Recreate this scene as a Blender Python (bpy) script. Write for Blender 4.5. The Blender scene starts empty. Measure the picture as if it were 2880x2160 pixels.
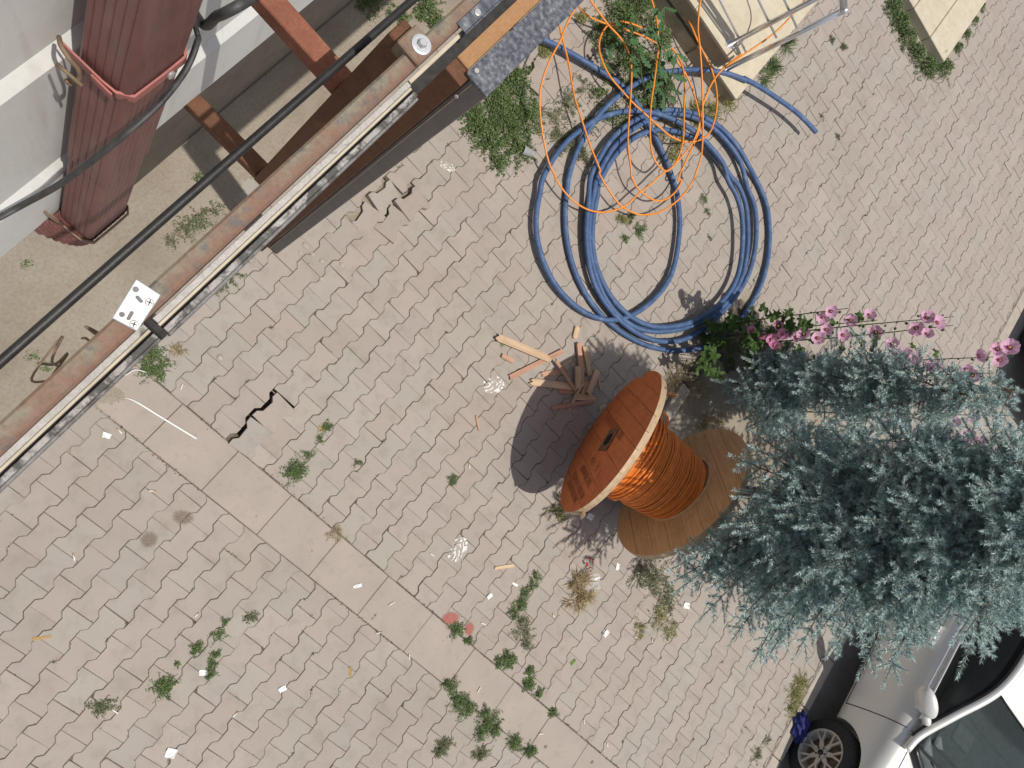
import bpy, bmesh, math, random
import numpy as np
from mathutils import Vector, Matrix

SC = bpy.context.scene
COL = SC.collection
random.seed(7)
rng = np.random.default_rng(11)

# ------------------------------------------------------------------ camera
F_PX, CAM_H = 2071.743, 4.62068            # focal length for a 2880 px wide frame, eye height above the paving
RIGHT = Vector((0.65659, 0.59855, 0.45890))
DOWN = Vector((0.68021, -0.73280, -0.01739))
FWD = Vector((0.32587, 0.32356, -0.88837))
RIGHT.normalize(); DOWN = (DOWN - RIGHT * DOWN.dot(RIGHT)).normalized(); FWD = RIGHT.cross(DOWN).normalized()
cam_d = bpy.data.cameras.new('camera')
cam_d.sensor_width = 36.0
cam_d.lens = 36.0 * F_PX / 2880.0
cam_d.clip_start = 0.02
cam_d.clip_end = 500
cam = bpy.data.objects.new('camera', cam_d)
m3 = Matrix((RIGHT, -DOWN, -FWD)).transposed()
cam.matrix_world = Matrix.Translation((0, 0, CAM_H)) @ m3.to_4x4()
COL.objects.link(cam)
SC.camera = cam

# ------------------------------------------------------------------ sky and sun
SUN_AZ, SUN_EL = math.radians(-8), math.radians(75)      # direction towards the sun
world = bpy.data.worlds.new('World'); SC.world = world
world.use_nodes = True
wn = world.node_tree.nodes; wl = world.node_tree.links
sky = wn.new('ShaderNodeTexSky'); sky.sky_type = 'NISHITA'; sky.sun_disc = False
sky.sun_elevation = SUN_EL; sky.sun_rotation = math.radians(98)
sky.air_density = 1.0; sky.dust_density = 3.0; sky.ozone_density = 0.6
wn['Background'].inputs['Strength'].default_value = 0.118
wl.new(sky.outputs['Color'], wn['Background'].inputs['Color'])
sun_d = bpy.data.lights.new('sun', 'SUN')
sun_d.energy = 4.95; sun_d.angle = math.radians(0.53); sun_d.color = (1.0, 0.945, 0.865)
sun = bpy.data.objects.new('sun', sun_d)
sdir = Vector((math.cos(SUN_EL) * math.cos(SUN_AZ), math.cos(SUN_EL) * math.sin(SUN_AZ), math.sin(SUN_EL)))
sun.rotation_euler = sdir.to_track_quat('Z', 'Y').to_euler()
sun.location = (0, 0, 20)
COL.objects.link(sun)
SC.view_settings.view_transform = 'Standard'
SC.view_settings.look = 'None'
SC.view_settings.exposure = -0.56
SC.view_settings.gamma = 1.0
SC.view_settings.use_curve_mapping = False

# ------------------------------------------------------------------ helpers
def at(px, py, z=0.0):
    """world point at height z seen at a photograph pixel (2880 x 2160)"""
    d = RIGHT * ((px - 1440) / F_PX) + DOWN * ((py - 1080) / F_PX) + FWD
    t = (z - CAM_H) / d.z
    return Vector((0, 0, CAM_H)) + d * t

def project(p):
    q = Vector(p) - Vector((0, 0, CAM_H))
    zz = q.dot(FWD)
    return (1440 + F_PX * q.dot(RIGHT) / zz, 1080 + F_PX * q.dot(DOWN) / zz)

def zc(ox, oy, w, s=2212.0):
    """reader for coordinates noted in an enlarged view"""
    k = w / s
    return lambda x, y, z=0.0: at(ox + x * k, oy + y * k, z)

def link(o, parent=None):
    COL.objects.link(o)
    if parent is not None:
        o.parent = parent
    return o

def tag(o, label=None, cat=None, group=None, kind=None):
    if label: o['label'] = label
    if cat: o['category'] = cat
    if group: o['group'] = group
    if kind: o['kind'] = kind
    return o

def mesh_obj(name, verts, faces, mat, parent=None, smooth=False):
    me = bpy.data.meshes.new(name)
    me.from_pydata([tuple(v) for v in verts] if not isinstance(verts, np.ndarray) else verts, [], faces)
    me.update()
    if smooth:
        me.polygons.foreach_set('use_smooth', [True] * len(me.polygons))
    o = bpy.data.objects.new(name, me)
    if mat: me.materials.append(mat)
    return link(o, parent)

def bm_obj(name, bm, mat, parent=None, smooth=False):
    me = bpy.data.meshes.new(name)
    bmesh.ops.recalc_face_normals(bm, faces=bm.faces)
    bm.to_mesh(me); bm.free()
    if smooth:
        me.polygons.foreach_set('use_smooth', [True] * len(me.polygons))
    o = bpy.data.objects.new(name, me)
    if mat: me.materials.append(mat)
    return link(o, parent)

def empty(name, loc):
    o = bpy.data.objects.new(name, None); o.empty_display_size = 0.1
    o.location = loc
    return link(o)

def local(p, root):
    return Vector(p) - root.location

def bevel_all(bm, w, seg=1):
    if w > 0:
        bmesh.ops.bevel(bm, geom=list(bm.edges), offset=w, segments=seg, profile=0.5, affect='EDGES', clamp_overlap=True)

def box(name, x0, x1, y0, y1, z0, z1, mat, parent=None, bev=0.002, off=Vector((0, 0, 0)), seg=1):
    bm = bmesh.new()
    add_box(bm, x0, x1, y0, y1, z0, z1, off)
    bevel_all(bm, bev, seg)
    return bm_obj(name, bm, mat, parent)

def add_box(bm, x0, x1, y0, y1, z0, z1, off=Vector((0, 0, 0))):
    vs = [bm.verts.new(Vector(c) - off) for c in ((x0, y0, z0), (x1, y0, z0), (x1, y1, z0), (x0, y1, z0), (x0, y0, z1), (x1, y0, z1), (x1, y1, z1), (x0, y1, z1))]
    for f in ((0, 3, 2, 1), (4, 5, 6, 7), (0, 1, 5, 4), (1, 2, 6, 5), (2, 3, 7, 6), (3, 0, 4, 7)):
        bm.faces.new([vs[i] for i in f])

def hexa(name, b4, t4, mat, parent=None, bev=0.002, off=Vector((0, 0, 0))):
    """solid from four bottom and four top corners"""
    bm = bmesh.new()
    vs = [bm.verts.new(Vector(c) - off) for c in list(b4) + list(t4)]
    for f in ((0, 3, 2, 1), (4, 5, 6, 7), (0, 1, 5, 4), (1, 2, 6, 5), (2, 3, 7, 6), (3, 0, 4, 7)):
        bm.faces.new([vs[i] for i in f])
    bevel_all(bm, bev)
    return bm_obj(name, bm, mat, parent)

def prism(name, poly, z0, z1, mat, parent=None, bev=0.0, off=Vector((0, 0, 0)), M=None):
    bm = bmesh.new()
    bot = [bm.verts.new((x, y, z0)) for x, y in poly]
    top = [bm.verts.new((x, y, z1)) for x, y in poly]
    n = len(poly)
    bm.faces.new(bot[::-1]); bm.faces.new(top)
    for i in range(n):
        bm.faces.new((bot[i], bot[(i + 1) % n], top[(i + 1) % n], top[i]))
    if bev: bevel_all(bm, bev)
    for v in bm.verts:
        if M is not None: v.co = M @ v.co
        v.co = v.co - off
    return bm_obj(name, bm, mat, parent)

def catmull(pts, n=8, closed=False):
    P = [Vector(p) for p in pts]
    out = []
    m = len(P)
    for i in range(m - (0 if closed else 1)):
        p0 = P[i - 1] if (i > 0 or closed) else P[0] * 2 - P[1]
        p1 = P[i]; p2 = P[(i + 1) % m]
        p3 = P[(i + 2) % m] if (i + 2 < m or closed) else P[-1] * 2 - P[-2]
        for k in range(n):
            t = k / n
            out.append(0.5 * ((2 * p1) + (p2 - p0) * t + (2 * p0 - 5 * p1 + 4 * p2 - p3) * t * t + (3 * p1 - p0 - 3 * p2 + p3) * t ** 3))
    if not closed: out.append(P[-1])
    return out

def tube_arrays(path, r, sides=8, closed=False, cap=True):
    P = np.array([tuple(p) for p in path], float); n = len(P)
    T = np.gradient(P, axis=0)
    if closed: T = np.roll(P, -1, 0) - np.roll(P, 1, 0)
    T /= np.linalg.norm(T, axis=1)[:, None] + 1e-12
    u = np.cross(T[0], (0, 0, 1.0))
    if np.linalg.norm(u) < 1e-3: u = np.cross(T[0], (0, 1.0, 0))
    u /= np.linalg.norm(u)
    U = np.zeros_like(P)
    for i in range(n):
        u = u - T[i] * np.dot(u, T[i]); u /= np.linalg.norm(u) + 1e-12
        U[i] = u
    W = np.cross(T, U)
    a = np.linspace(0, 2 * np.pi, sides, endpoint=False)
    R = np.full(n, r) if np.isscalar(r) else np.asarray(r)
    V = P[:, None] + R[:, None, None] * (np.cos(a)[None, :, None] * U[:, None] + np.sin(a)[None, :, None] * W[:, None])
    V = V.reshape(-1, 3)
    fs = []
    m = n if closed else n - 1
    for i in range(m):
        i2 = (i + 1) % n
        for k in range(sides):
            k2 = (k + 1) % sides
            fs.append((i * sides + k, i * sides + k2, i2 * sides + k2, i2 * sides + k))
    if cap and not closed:
        fs.append(tuple(range(sides))[::-1]); fs.append(tuple(range((n - 1) * sides, n * sides)))
    return V, fs

def tube(name, path, r, mat, parent=None, sides=8, closed=False, off=None):
    V, fs = tube_arrays(path, r, sides, closed)
    if off is not None: V = V - np.array(tuple(off))
    return mesh_obj(name, V, fs, mat, parent, smooth=True)

def tubes(name, paths, mat, parent=None, sides=8, off=None):
    VV, FF, k = [], [], 0
    for path, r in paths:
        V, fs = tube_arrays(path, r, sides)
        VV.append(V); FF += [tuple(i + k for i in f) for f in fs]; k += len(V)
    V = np.concatenate(VV)
    if off is not None: V = V - np.array(tuple(off))
    return mesh_obj(name, V, FF, mat, parent, smooth=True)

def lathe(name, prof, mat, parent=None, axis='Z', seg=48, M=None, smooth=True):
    """prof: (radius, height) list, turned about local Z"""
    V, fs = [], []
    n = len(prof)
    for i in range(seg):
        a = 2 * math.pi * i / seg
        for r, h in prof: V.append(Vector((r * math.cos(a), r * math.sin(a), h)))
    for i in range(seg):
        j = (i + 1) % seg
        for k in range(n - 1): fs.append((i * n + k, j * n + k, j * n + k + 1, i * n + k + 1))
    if M is not None: V = [M @ v for v in V]
    o = mesh_obj(name, V, fs, mat, parent, smooth)
    return o

# ------------------------------------------------------------------ materials
class NT:
    def __init__(s, name):
        s.m = bpy.data.materials.new(name); s.m.use_nodes = True
        s.t = s.m.node_tree; s.n = s.t.nodes; s.l = s.t.links
        s.bsdf = s.n['Principled BSDF']; s.out = s.n['Material Output']
        s.pos = None
    def node(s, typ, **kw):
        nd = s.n.new(typ)
        for k, v in kw.items(): setattr(nd, k, v)
        return nd
    def coord(s):
        if s.pos is None:
            s.pos = s.node('ShaderNodeNewGeometry').outputs['Position']
        return s.pos
    def set(s, nd, key, val):
        if hasattr(val, 'is_linked') or isinstance(val, bpy.types.NodeSocket): s.l.new(val, nd.inputs[key])
        else:
            if isinstance(val, tuple) and len(val) == 3 and nd.inputs[key].type == 'RGBA': val = (*val, 1)
            nd.inputs[key].default_value = val
    def noise(s, scale, detail=4, rough=0.55, coord=None, out='Fac', dist=0.0):
        nd = s.node('ShaderNodeTexNoise')
        s.l.new(coord or s.coord(), nd.inputs['Vector'])
        nd.inputs['Scale'].default_value = scale; nd.inputs['Detail'].default_value = detail
        nd.inputs['Roughness'].default_value = rough; nd.inputs['Distortion'].default_value = dist
        return nd.outputs[out]
    def ramp(s, fac, stops):
        nd = s.node('ShaderNodeValToRGB')
        e = nd.color_ramp.elements
        while len(e) < len(stops): e.new(0.5)
        for i, (p, c) in enumerate(stops):
            e[i].position = p; e[i].color = (*c, 1) if len(c) == 3 else c
        s.l.new(fac, nd.inputs['Fac'])
        return nd.outputs['Color']
    def rng(s, fac, lo, hi, a=0.0, b=1.0):
        nd = s.node('ShaderNodeMapRange')
        s.l.new(fac, nd.inputs['Value'])
        for k, v in (('From Min', lo), ('From Max', hi), ('To Min', a), ('To Max', b)): nd.inputs[k].default_value = v
        return nd.outputs['Result']
    def mix(s, fac, a, b, mode='MIX'):
        nd = s.node('ShaderNodeMix', data_type='RGBA', blend_type=mode)
        s.set(nd, 0, fac)
        for key, val in ((6, a), (7, b)):
            if isinstance(val, bpy.types.NodeSocket): s.l.new(val, nd.inputs[key])
            else: nd.inputs[key].default_value = (*val, 1)
        return nd.outputs[2]
    def math(s, op, a, b):
        nd = s.node('ShaderNodeMath', operation=op)
        s.set(nd, 0, a); s.set(nd, 1, b)
        return nd.outputs[0]
    def bump(s, h, strength=0.3, dist=0.01):
        nd = s.node('ShaderNodeBump')
        nd.inputs['Strength'].default_value = strength; nd.inputs['Distance'].default_value = dist
        s.l.new(h, nd.inputs['Height']); s.l.new(nd.outputs['Normal'], s.bsdf.inputs['Normal'])
    def base(s, c):
        s.set(s.bsdf, 'Base Color', c)
        return s
    def p(s, **kw):
        for k, v in kw.items():
            s.set(s.bsdf, {'rough': 'Roughness', 'metal': 'Metallic', 'spec': 'Specular IOR Level', 'coat': 'Coat Weight', 'trans': 'Transmission Weight', 'ior': 'IOR', 'sheen': 'Sheen Weight', 'alpha': 'Alpha'}[k], v)
        return s

def simple(name, col, rough=0.6, metal=0.0, var=0.25, scale=30, bump=0.1, spec=0.5, coat=0.0):
    t = NT(name)
    n1 = t.noise(scale, 5)
    dark = tuple(c * (1 - var) for c in col); light = tuple(min(1, c * (1 + var)) for c in col)
    t.base(t.ramp(n1, [(0.3, dark), (0.7, light)]))
    t.p(rough=rough, metal=metal, spec=spec, coat=coat)
    if bump: t.bump(t.noise(scale * 6, 3), bump, 0.004)
    return t.m

MAT = {}
def paver_material(name, joined):
    t = NT(name)
    if joined:
        a = t.node('ShaderNodeVertexColor', layer_name='Col'); c = a.outputs['Color']
    else:
        c = t.node('ShaderNodeObjectInfo').outputs['Color']
    big = t.noise(1.3, 5, 0.6); mid = t.noise(9, 5, 0.65); fine = t.noise(260, 3, 0.7); grit = t.noise(900, 2, 0.6)
    c = t.mix(t.rng(big, 0.30, 0.7, 0.0, 0.62), c, (0.395, 0.345, 0.295), 'MIX')           # dusty drifts
    c = t.mix(t.rng(t.noise(0.55, 6, 0.7), 0.5, 0.72, 0.0, 0.5), c, (0.31, 0.265, 0.225), 'MIX')
    c = t.mix(t.rng(mid, 0.50, 0.75, 0.0, 0.5), c, (0.25, 0.215, 0.18), 'MIX')          # worn stains
    c = t.mix(t.rng(fine, 0.3, 0.75, 0.0, 0.34), c, (0.20, 0.185, 0.16), 'MIX')
    c = t.mix(t.rng(grit, 0.66, 0.76, 0.0, 0.35), c, (0.55, 0.52, 0.47), 'MIX')
    t.base(c).p(rough=0.92, spec=0.25)
    h = t.math('ADD', t.math('MULTIPLY', fine, 0.6), t.math('MULTIPLY', mid, 0.8))
    t.bump(h, 0.32, 0.006)
    return t.m
MAT['paver'] = paver_material('paver_concrete', False)
MAT['paver_far'] = paver_material('paver_concrete_far', True)

def earth_material():
    t = NT('dry_earth')
    big = t.noise(2.2, 6, 0.65); fine = t.noise(60, 6, 0.7); peb = t.noise(420, 3, 0.6)
    c = t.ramp(big, [(0.25, (0.28, 0.235, 0.18)), (0.5, (0.37, 0.32, 0.255)), (0.75, (0.44, 0.39, 0.32))])
    c = t.mix(t.rng(fine, 0.45, 0.72, 0.0, 0.5), c, (0.20, 0.165, 0.12))
    c = t.mix(t.rng(peb, 0.62, 0.7, 0.0, 0.6), c, (0.5, 0.46, 0.39))
    t.base(c).p(rough=0.97, spec=0.15)
    t.bump(t.math('ADD', t.math('MULTIPLY', fine, 1.0), t.math('MULTIPLY', peb, 0.5)), 0.7, 0.012)
    return t.m
MAT['earth'] = earth_material()
def bedding():
    t = NT('joint_dirt')
    n = t.noise(5.5, 6, 0.7); f = t.noise(300, 3)
    c = t.ramp(n, [(0.3, (0.055, 0.043, 0.032)), (0.5, (0.17, 0.14, 0.11)), (0.66, (0.34, 0.29, 0.24))])
    t.base(t.mix(t.rng(f, 0.45, 0.7, 0, 0.5), c, (0.09, 0.07, 0.05))).p(rough=1.0, spec=0.1)
    t.bump(f, 0.6, 0.01)
    return t.m
MAT['bedding'] = bedding()
def slab_mat():
    t = NT('gutter_concrete')
    a = t.noise(3.5, 5, 0.6); b = t.noise(220, 4, 0.7); d = t.noise(14, 4, 0.6)
    c = t.ramp(a, [(0.3, (0.365, 0.315, 0.275)), (0.7, (0.425, 0.368, 0.32))])
    c = t.mix(t.rng(d, 0.5, 0.75, 0, 0.45), c, (0.27, 0.235, 0.195))
    c = t.mix(t.rng(b, 0.4, 0.75, 0, 0.3), c, (0.24, 0.22, 0.19))
    t.base(c).p(rough=0.9, spec=0.25); t.bump(b, 0.3, 0.005)
    return t.m
MAT['slab'] = slab_mat()
def stone_mat(name, c0, c1, vein):
    t = NT(name)
    a = t.noise(7, 6, 0.6, dist=0.6); b = t.noise(120, 4, 0.6)
    c = t.ramp(a, [(0.3, c0), (0.7, c1)])
    c = t.mix(t.rng(t.noise(16, 5, 0.7, dist=1.5), 0.56, 0.66, 0, 0.5), c, vein)
    c = t.mix(t.rng(b, 0.5, 0.8, 0, 0.25), c, tuple(x * 0.55 for x in vein))
    t.base(c).p(rough=0.6, spec=0.4); t.bump(b, 0.12, 0.003)
    return t.m
MAT['marble'] = stone_mat('cream_marble', (0.52, 0.46, 0.335), (0.63, 0.57, 0.44), (0.45, 0.36, 0.24))
MAT['travertine'] = stone_mat('travertine_side', (0.34, 0.29, 0.21), (0.47, 0.42, 0.32), (0.26, 0.2, 0.13))
MAT['road'] = simple('road_concrete', (0.33, 0.30, 0.265), 0.92, var=0.16, scale=6, bump=0.4)
MAT['kerb'] = simple('kerb_concrete', (0.41, 0.365, 0.31), 0.9, var=0.12, scale=9, bump=0.3)

def siding_mat():
    t = NT('painted_siding')
    a = t.noise(5, 5); b = t.noise(70, 5, 0.7)
    c = t.ramp(a, [(0.3, (0.70, 0.705, 0.675)), (0.7, (0.79, 0.795, 0.765))])
    c = t.mix(t.rng(b, 0.55, 0.8, 0, 0.35), c, (0.5, 0.47, 0.40))
    mp = t.node('ShaderNodeMapping'); mp.inputs['Scale'].default_value = (9, 9, 0.9); t.l.new(t.coord(), mp.inputs['Vector'])
    c = t.mix(t.rng(t.noise(2.2, 5, 0.65, coord=mp.outputs['Vector']), 0.52, 0.75, 0, 0.45), c, (0.46, 0.44, 0.38))
    t.base(c).p(rough=0.62, spec=0.35); t.bump(b, 0.12, 0.003)
    return t.m
MAT['siding'] = siding_mat()

def rust(name, c_hi, c_lo, paint=None, amount=0.5, rough=0.75, scale=1.0):
    t = NT(name)
    a = t.noise(28 * scale, 6, 0.7); b = t.noise(220 * scale, 4, 0.7)
    c = t.ramp(a, [(0.3, c_lo), (0.7, c_hi)])
    c = t.mix(t.rng(b, 0.4, 0.75, 0, 0.5), c, tuple(x * 0.5 for x in c_lo))
    if paint:
        p = t.noise(17 * scale, 6, 0.7, dist=0.4)
        c = t.mix(t.rng(p, 0.62 - 0.3 * amount, 0.72 - 0.3 * amount, 0, 1), c, paint)
    t.base(c).p(rough=rough, spec=0.35); t.bump(t.math('ADD', a, b), 0.35, 0.003)
    return t.m
def rail_mat():
    t = NT('rusty_rail')
    a = t.noise(19, 6, 0.7); b = t.noise(160, 5, 0.7); d = t.noise(34, 6, 0.75, dist=0.5)
    c = t.ramp(a, [(0.28, (0.10, 0.105, 0.115)), (0.42, (0.25, 0.225, 0.165)), (0.55, (0.235, 0.16, 0.115)), (0.72, (0.25, 0.13, 0.09))])
    sx = t.node('ShaderNodeSeparateXYZ'); t.l.new(t.coord(), sx.inputs[0])
    side = t.math('ADD', t.rng(sx.outputs[0], -0.067, -0.044, 0, 1), t.math('MULTIPLY', t.math('SUBTRACT', d, 0.5), 1.6))
    c = t.mix(t.rng(side, 0.35, 0.75, 0, 0.7), c, (0.225, 0.12, 0.085))
    c = t.mix(t.rng(t.noise(45, 5, 0.7), 0.55, 0.66, 0, 0.75), c, (0.12, 0.125, 0.13))
    c = t.mix(t.rng(b, 0.45, 0.75, 0, 0.55), c, (0.12, 0.085, 0.065))
    t.base(c).p(rough=0.72, spec=0.35); t.bump(t.math('ADD', d, b), 0.4, 0.002)
    return t.m
MAT['rust_red'] = rust('rusty_oxide_paint', (0.33, 0.135, 0.085), (0.21, 0.075, 0.045))
MAT['rust_rail'] = rail_mat()
MAT['rust_brown'] = rust('brown_rust', (0.19, 0.085, 0.045), (0.11, 0.05, 0.028))
MAT['rust_orange'] = rust('orange_rust', (0.44, 0.25, 0.125), (0.36, 0.19, 0.085), scale=2)
MAT['alu'] = rust('weathered_aluminium', (0.55, 0.535, 0.51), (0.42, 0.40, 0.37), (0.10, 0.095, 0.09), 0.0, 0.55, 1.6)
MAT['alu_old'] = rust('dirty_aluminium', (0.52, 0.5, 0.48), (0.33, 0.31, 0.29), (0.09, 0.085, 0.08), 0.55, 0.6, 2.0)
MAT['alu_side'] = rust('grey_track_side', (0.30, 0.295, 0.29), (0.19, 0.185, 0.18), (0.09, 0.085, 0.08), 0.35, 0.6, 2.0)
MAT['strip'] = simple('yellowed_seal', (0.52, 0.46, 0.35), 0.7, var=0.15)
MAT['groove'] = simple('groove_dark', (0.035, 0.033, 0.032), 0.9, var=0.4, scale=90)  # near-black base colour for track grooves, end cap, channel and screw slots
MAT['darkgrey'] = simple('dark_grey_cladding', (0.165, 0.15, 0.15), 0.55, var=0.12, scale=12, bump=0.05)
def speckle():
    t = NT('dusty_dark_cap')
    a = t.noise(75, 5, 0.6); b = t.noise(14, 4)
    f = t.math('ADD', t.math('MULTIPLY', a, 0.75), t.math('MULTIPLY', b, 0.25))
    c = t.ramp(f, [(0.40, (0.055, 0.062, 0.085)), (0.54, (0.13, 0.14, 0.165)), (0.68, (0.30, 0.305, 0.315))])
    t.base(c).p(rough=0.6, spec=0.3)
    return t.m
MAT['speckle'] = speckle()
MAT['zinc'] = simple('zinc_plate', (0.56, 0.59, 0.62), 0.42, metal=0.35, var=0.10, scale=40, bump=0.05)
MAT['black_rubber'] = simple('black_rubber', (0.018, 0.018, 0.019), 0.5, var=0.4, scale=60, bump=0.1)
MAT['black_cable'] = simple('black_cable', (0.05, 0.05, 0.052), 0.55, var=0.5, scale=50, bump=0.1)
def pipe_mat():
    t = NT('maroon_downpipe')
    tc = t.node('ShaderNodeTexCoord').outputs['Object']
    mp = t.node('ShaderNodeMapping'); mp.inputs['Scale'].default_value = (26, 26, 0.9)
    t.l.new(tc, mp.inputs['Vector'])
    st = t.noise(1.0, 4, 0.6, coord=mp.outputs['Vector']); b = t.noise(18, 5, 0.65)
    c = t.ramp(b, [(0.3, (0.145, 0.06, 0.055)), (0.7, (0.20, 0.085, 0.078))])
    c = t.mix(t.rng(st, 0.48, 0.8, 0, 0.45), c, (0.30, 0.21, 0.18))
    t.base(c).p(rough=0.5, spec=0.4)
    return t.m
MAT['pipe'] = pipe_mat()
MAT['pipe_strap'] = simple('pink_painted_strap', (0.36, 0.13, 0.115), 0.6, var=0.2)
MAT['steel'] = simple('steel_bolt', (0.5, 0.5, 0.5), 0.45, metal=0.6, var=0.2, scale=90)
MAT['old_iron'] = simple('old_iron', (0.20, 0.14, 0.09), 0.7, var=0.35, scale=60)
t = NT('chrome'); t.base((0.86, 0.86, 0.87)).p(rough=0.22, metal=0.75); MAT['chrome'] = t.m
MAT['bent_brown'] = simple('dark_brown_grey', (0.115, 0.098, 0.078), 0.8, var=0.15, scale=12)  # dark brown-grey for the lower wall and the brown edging stone

def hose_mat():
    t = NT('blue_pe_hose')
    a = t.noise(14, 6, 0.7); b = t.noise(140, 4, 0.7)
    c = t.ramp(a, [(0.28, (0.036, 0.076, 0.18)), (0.55, (0.07, 0.13, 0.265)), (0.75, (0.18, 0.24, 0.35))])
    c = t.mix(t.rng(b, 0.55, 0.78, 0, 0.4), c, (0.20, 0.25, 0.36))
    t.base(c).p(rough=0.55, spec=0.4); t.bump(b, 0.1, 0.002)
    return t.m
MAT['hose'] = hose_mat()
MAT['orange'] = simple('orange_cable_sheath', (0.80, 0.27, 0.03), 0.42, var=0.10, scale=20, bump=0.03)
MAT['orange_reel'] = simple('orange_reel_cable', (0.76, 0.225, 0.035), 0.45, var=0.18, scale=18, bump=0.04)

def wood_mat(name, c0, c1, grain=(1, 18, 18), dirt=0.3, rot=None):
    t = NT(name)
    tc = t.node('ShaderNodeTexCoord').outputs['Object']
    mp = t.node('ShaderNodeMapping'); mp.inputs['Scale'].default_value = grain
    t.l.new(tc, mp.inputs['Vector'])
    oi = t.node('ShaderNodeObjectInfo').outputs['Random']
    ad = t.node('ShaderNodeVectorMath', operation='ADD'); t.l.new(mp.outputs['Vector'], ad.inputs[0])
    cm = t.node('ShaderNodeCombineXYZ'); mu = t.math('MULTIPLY', oi, 37.0); t.l.new(mu, cm.inputs[0]); t.l.new(mu, cm.inputs[1])
    t.l.new(cm.outputs[0], ad.inputs[1])
    g = t.noise(3.0, 5, 0.6, coord=ad.outputs[0], dist=0.35); b = t.noise(11, 5, 0.65)
    c = t.ramp(g, [(0.3, c0), (0.65, c1)])
    c = t.mix(t.math('MULTIPLY', oi, 0.35), c, tuple(x * 0.7 for x in c0))
    c = t.mix(t.rng(b, 0.5, 0.78, 0, dirt), c, tuple(x * 0.45 for x in c0))
    t.base(c).p(rough=0.75, spec=0.25); t.bump(g, 0.25, 0.003)
    return t.m
MAT['wood_pale'] = wood_mat('split_pine', (0.50, 0.34, 0.21), (0.70, 0.53, 0.36))
MAT['wood_pink'] = wood_mat('reddish_pine', (0.42, 0.23, 0.15), (0.58, 0.36, 0.25))
MAT['wood_flange'] = wood_mat('flange_pine', (0.60, 0.36, 0.175), (0.76, 0.49, 0.265), grain=(14, 1, 14))
MAT['wood_rim'] = wood_mat('raw_rim_pine', (0.50, 0.36, 0.22), (0.66, 0.51, 0.34), grain=(6, 6, 6))
MAT['flange_paint'] = wood_mat('orange_painted_boards', (0.62, 0.175, 0.06), (0.74, 0.23, 0.085), grain=(14, 1, 14), dirt=0.55)
MAT['stencil'] = simple('stencil_ink', (0.15, 0.052, 0.028), 0.8, var=0.3, scale=60)
MAT['nail'] = simple('nail_dark', (0.05, 0.03, 0.02), 0.7)
MAT['plate_old'] = simple('rusty_hub_plate', (0.22, 0.105, 0.06), 0.65, metal=0.2, var=0.3)
MAT['hole'] = simple('plate_hole', (0.20, 0.195, 0.19), 0.8)
MAT['void'] = simple('dark_void', (0.01, 0.009, 0.008), 0.95, var=0.1)

def leaf_mat(name, cols, rough=0.55, trans=0.25):
    t = NT(name)
    g = t.node('ShaderNodeNewGeometry').outputs['Random Per Island']
    n = len(cols)
    c = t.ramp(g, [(i / max(1, n - 1), cc) for i, cc in enumerate(cols)])
    t.base(c).p(rough=rough, spec=0.3)
    tr = t.node('ShaderNodeBsdfTranslucent'); t.l.new(c, tr.inputs['Color'])
    mx = t.node('ShaderNodeMixShader'); mx.inputs[0].default_value = trans
    t.l.new(t.bsdf.outputs[0], mx.inputs[1]); t.l.new(tr.outputs[0], mx.inputs[2]); t.l.new(mx.outputs[0], t.out.inputs['Surface'])
    return t.m
MAT['weed'] = leaf_mat('weed_leaf', [(0.06, 0.11, 0.035), (0.115, 0.185, 0.06), (0.175, 0.25, 0.095), (0.25, 0.31, 0.14)])
MAT['weed_dull'] = leaf_mat('dull_weed_leaf', [(0.10, 0.13, 0.06), (0.16, 0.20, 0.10), (0.22, 0.24, 0.13), (0.27, 0.25, 0.15)])
MAT['weed_yellow'] = leaf_mat('yellowing_weed', [(0.15, 0.20, 0.05), (0.28, 0.30, 0.10), (0.42, 0.37, 0.15), (0.22, 0.26, 0.08)])
MAT['straw'] = leaf_mat('dry_straw', [(0.42, 0.32, 0.17), (0.58, 0.47, 0.28), (0.36, 0.27, 0.15)])
MAT['moss'] = leaf_mat('joint_moss', [(0.05, 0.055, 0.025), (0.09, 0.085, 0.045), (0.13, 0.115, 0.065), (0.07, 0.09, 0.035)])
MAT['thistle'] = leaf_mat('broad_leaf', [(0.05, 0.13, 0.045), (0.075, 0.17, 0.065), (0.10, 0.20, 0.085)])
MAT['stem'] = simple('green_stem', (0.09, 0.13, 0.04), 0.6, var=0.25)
MAT['holly_leaf'] = leaf_mat('mallow_leaf', [(0.04, 0.085, 0.02), (0.065, 0.125, 0.03), (0.09, 0.155, 0.045)])
MAT['needle'] = leaf_mat('blue_spruce_needle', [(0.17, 0.27, 0.265), (0.34, 0.475, 0.47), (0.50, 0.655, 0.655), (0.64, 0.77, 0.78), (0.32, 0.39, 0.29)], 0.4, 0.1)
MAT['twig'] = simple('spruce_twig', (0.15, 0.10, 0.055), 0.8, var=0.3, scale=40)
MAT['bark'] = simple('spruce_bark', (0.12, 0.085, 0.06), 0.9, var=0.35, scale=30, bump=0.5)
MAT['petal'] = leaf_mat('pink_petal', [(0.74, 0.38, 0.58), (0.80, 0.48, 0.67), (0.86, 0.62, 0.77)], 0.5, 0.35)
MAT['petal_deep'] = leaf_mat('deep_pink_petal', [(0.68, 0.22, 0.44), (0.76, 0.32, 0.53), (0.82, 0.42, 0.62)], 0.5, 0.35)
MAT['stamen'] = simple('yellow_stamen', (0.62, 0.52, 0.14), 0.7)
MAT['throat'] = simple('flower_throat', (0.30, 0.03, 0.12), 0.7)
MAT['red_flower'] = simple('red_flower', (0.55, 0.03, 0.02), 0.6)
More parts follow.
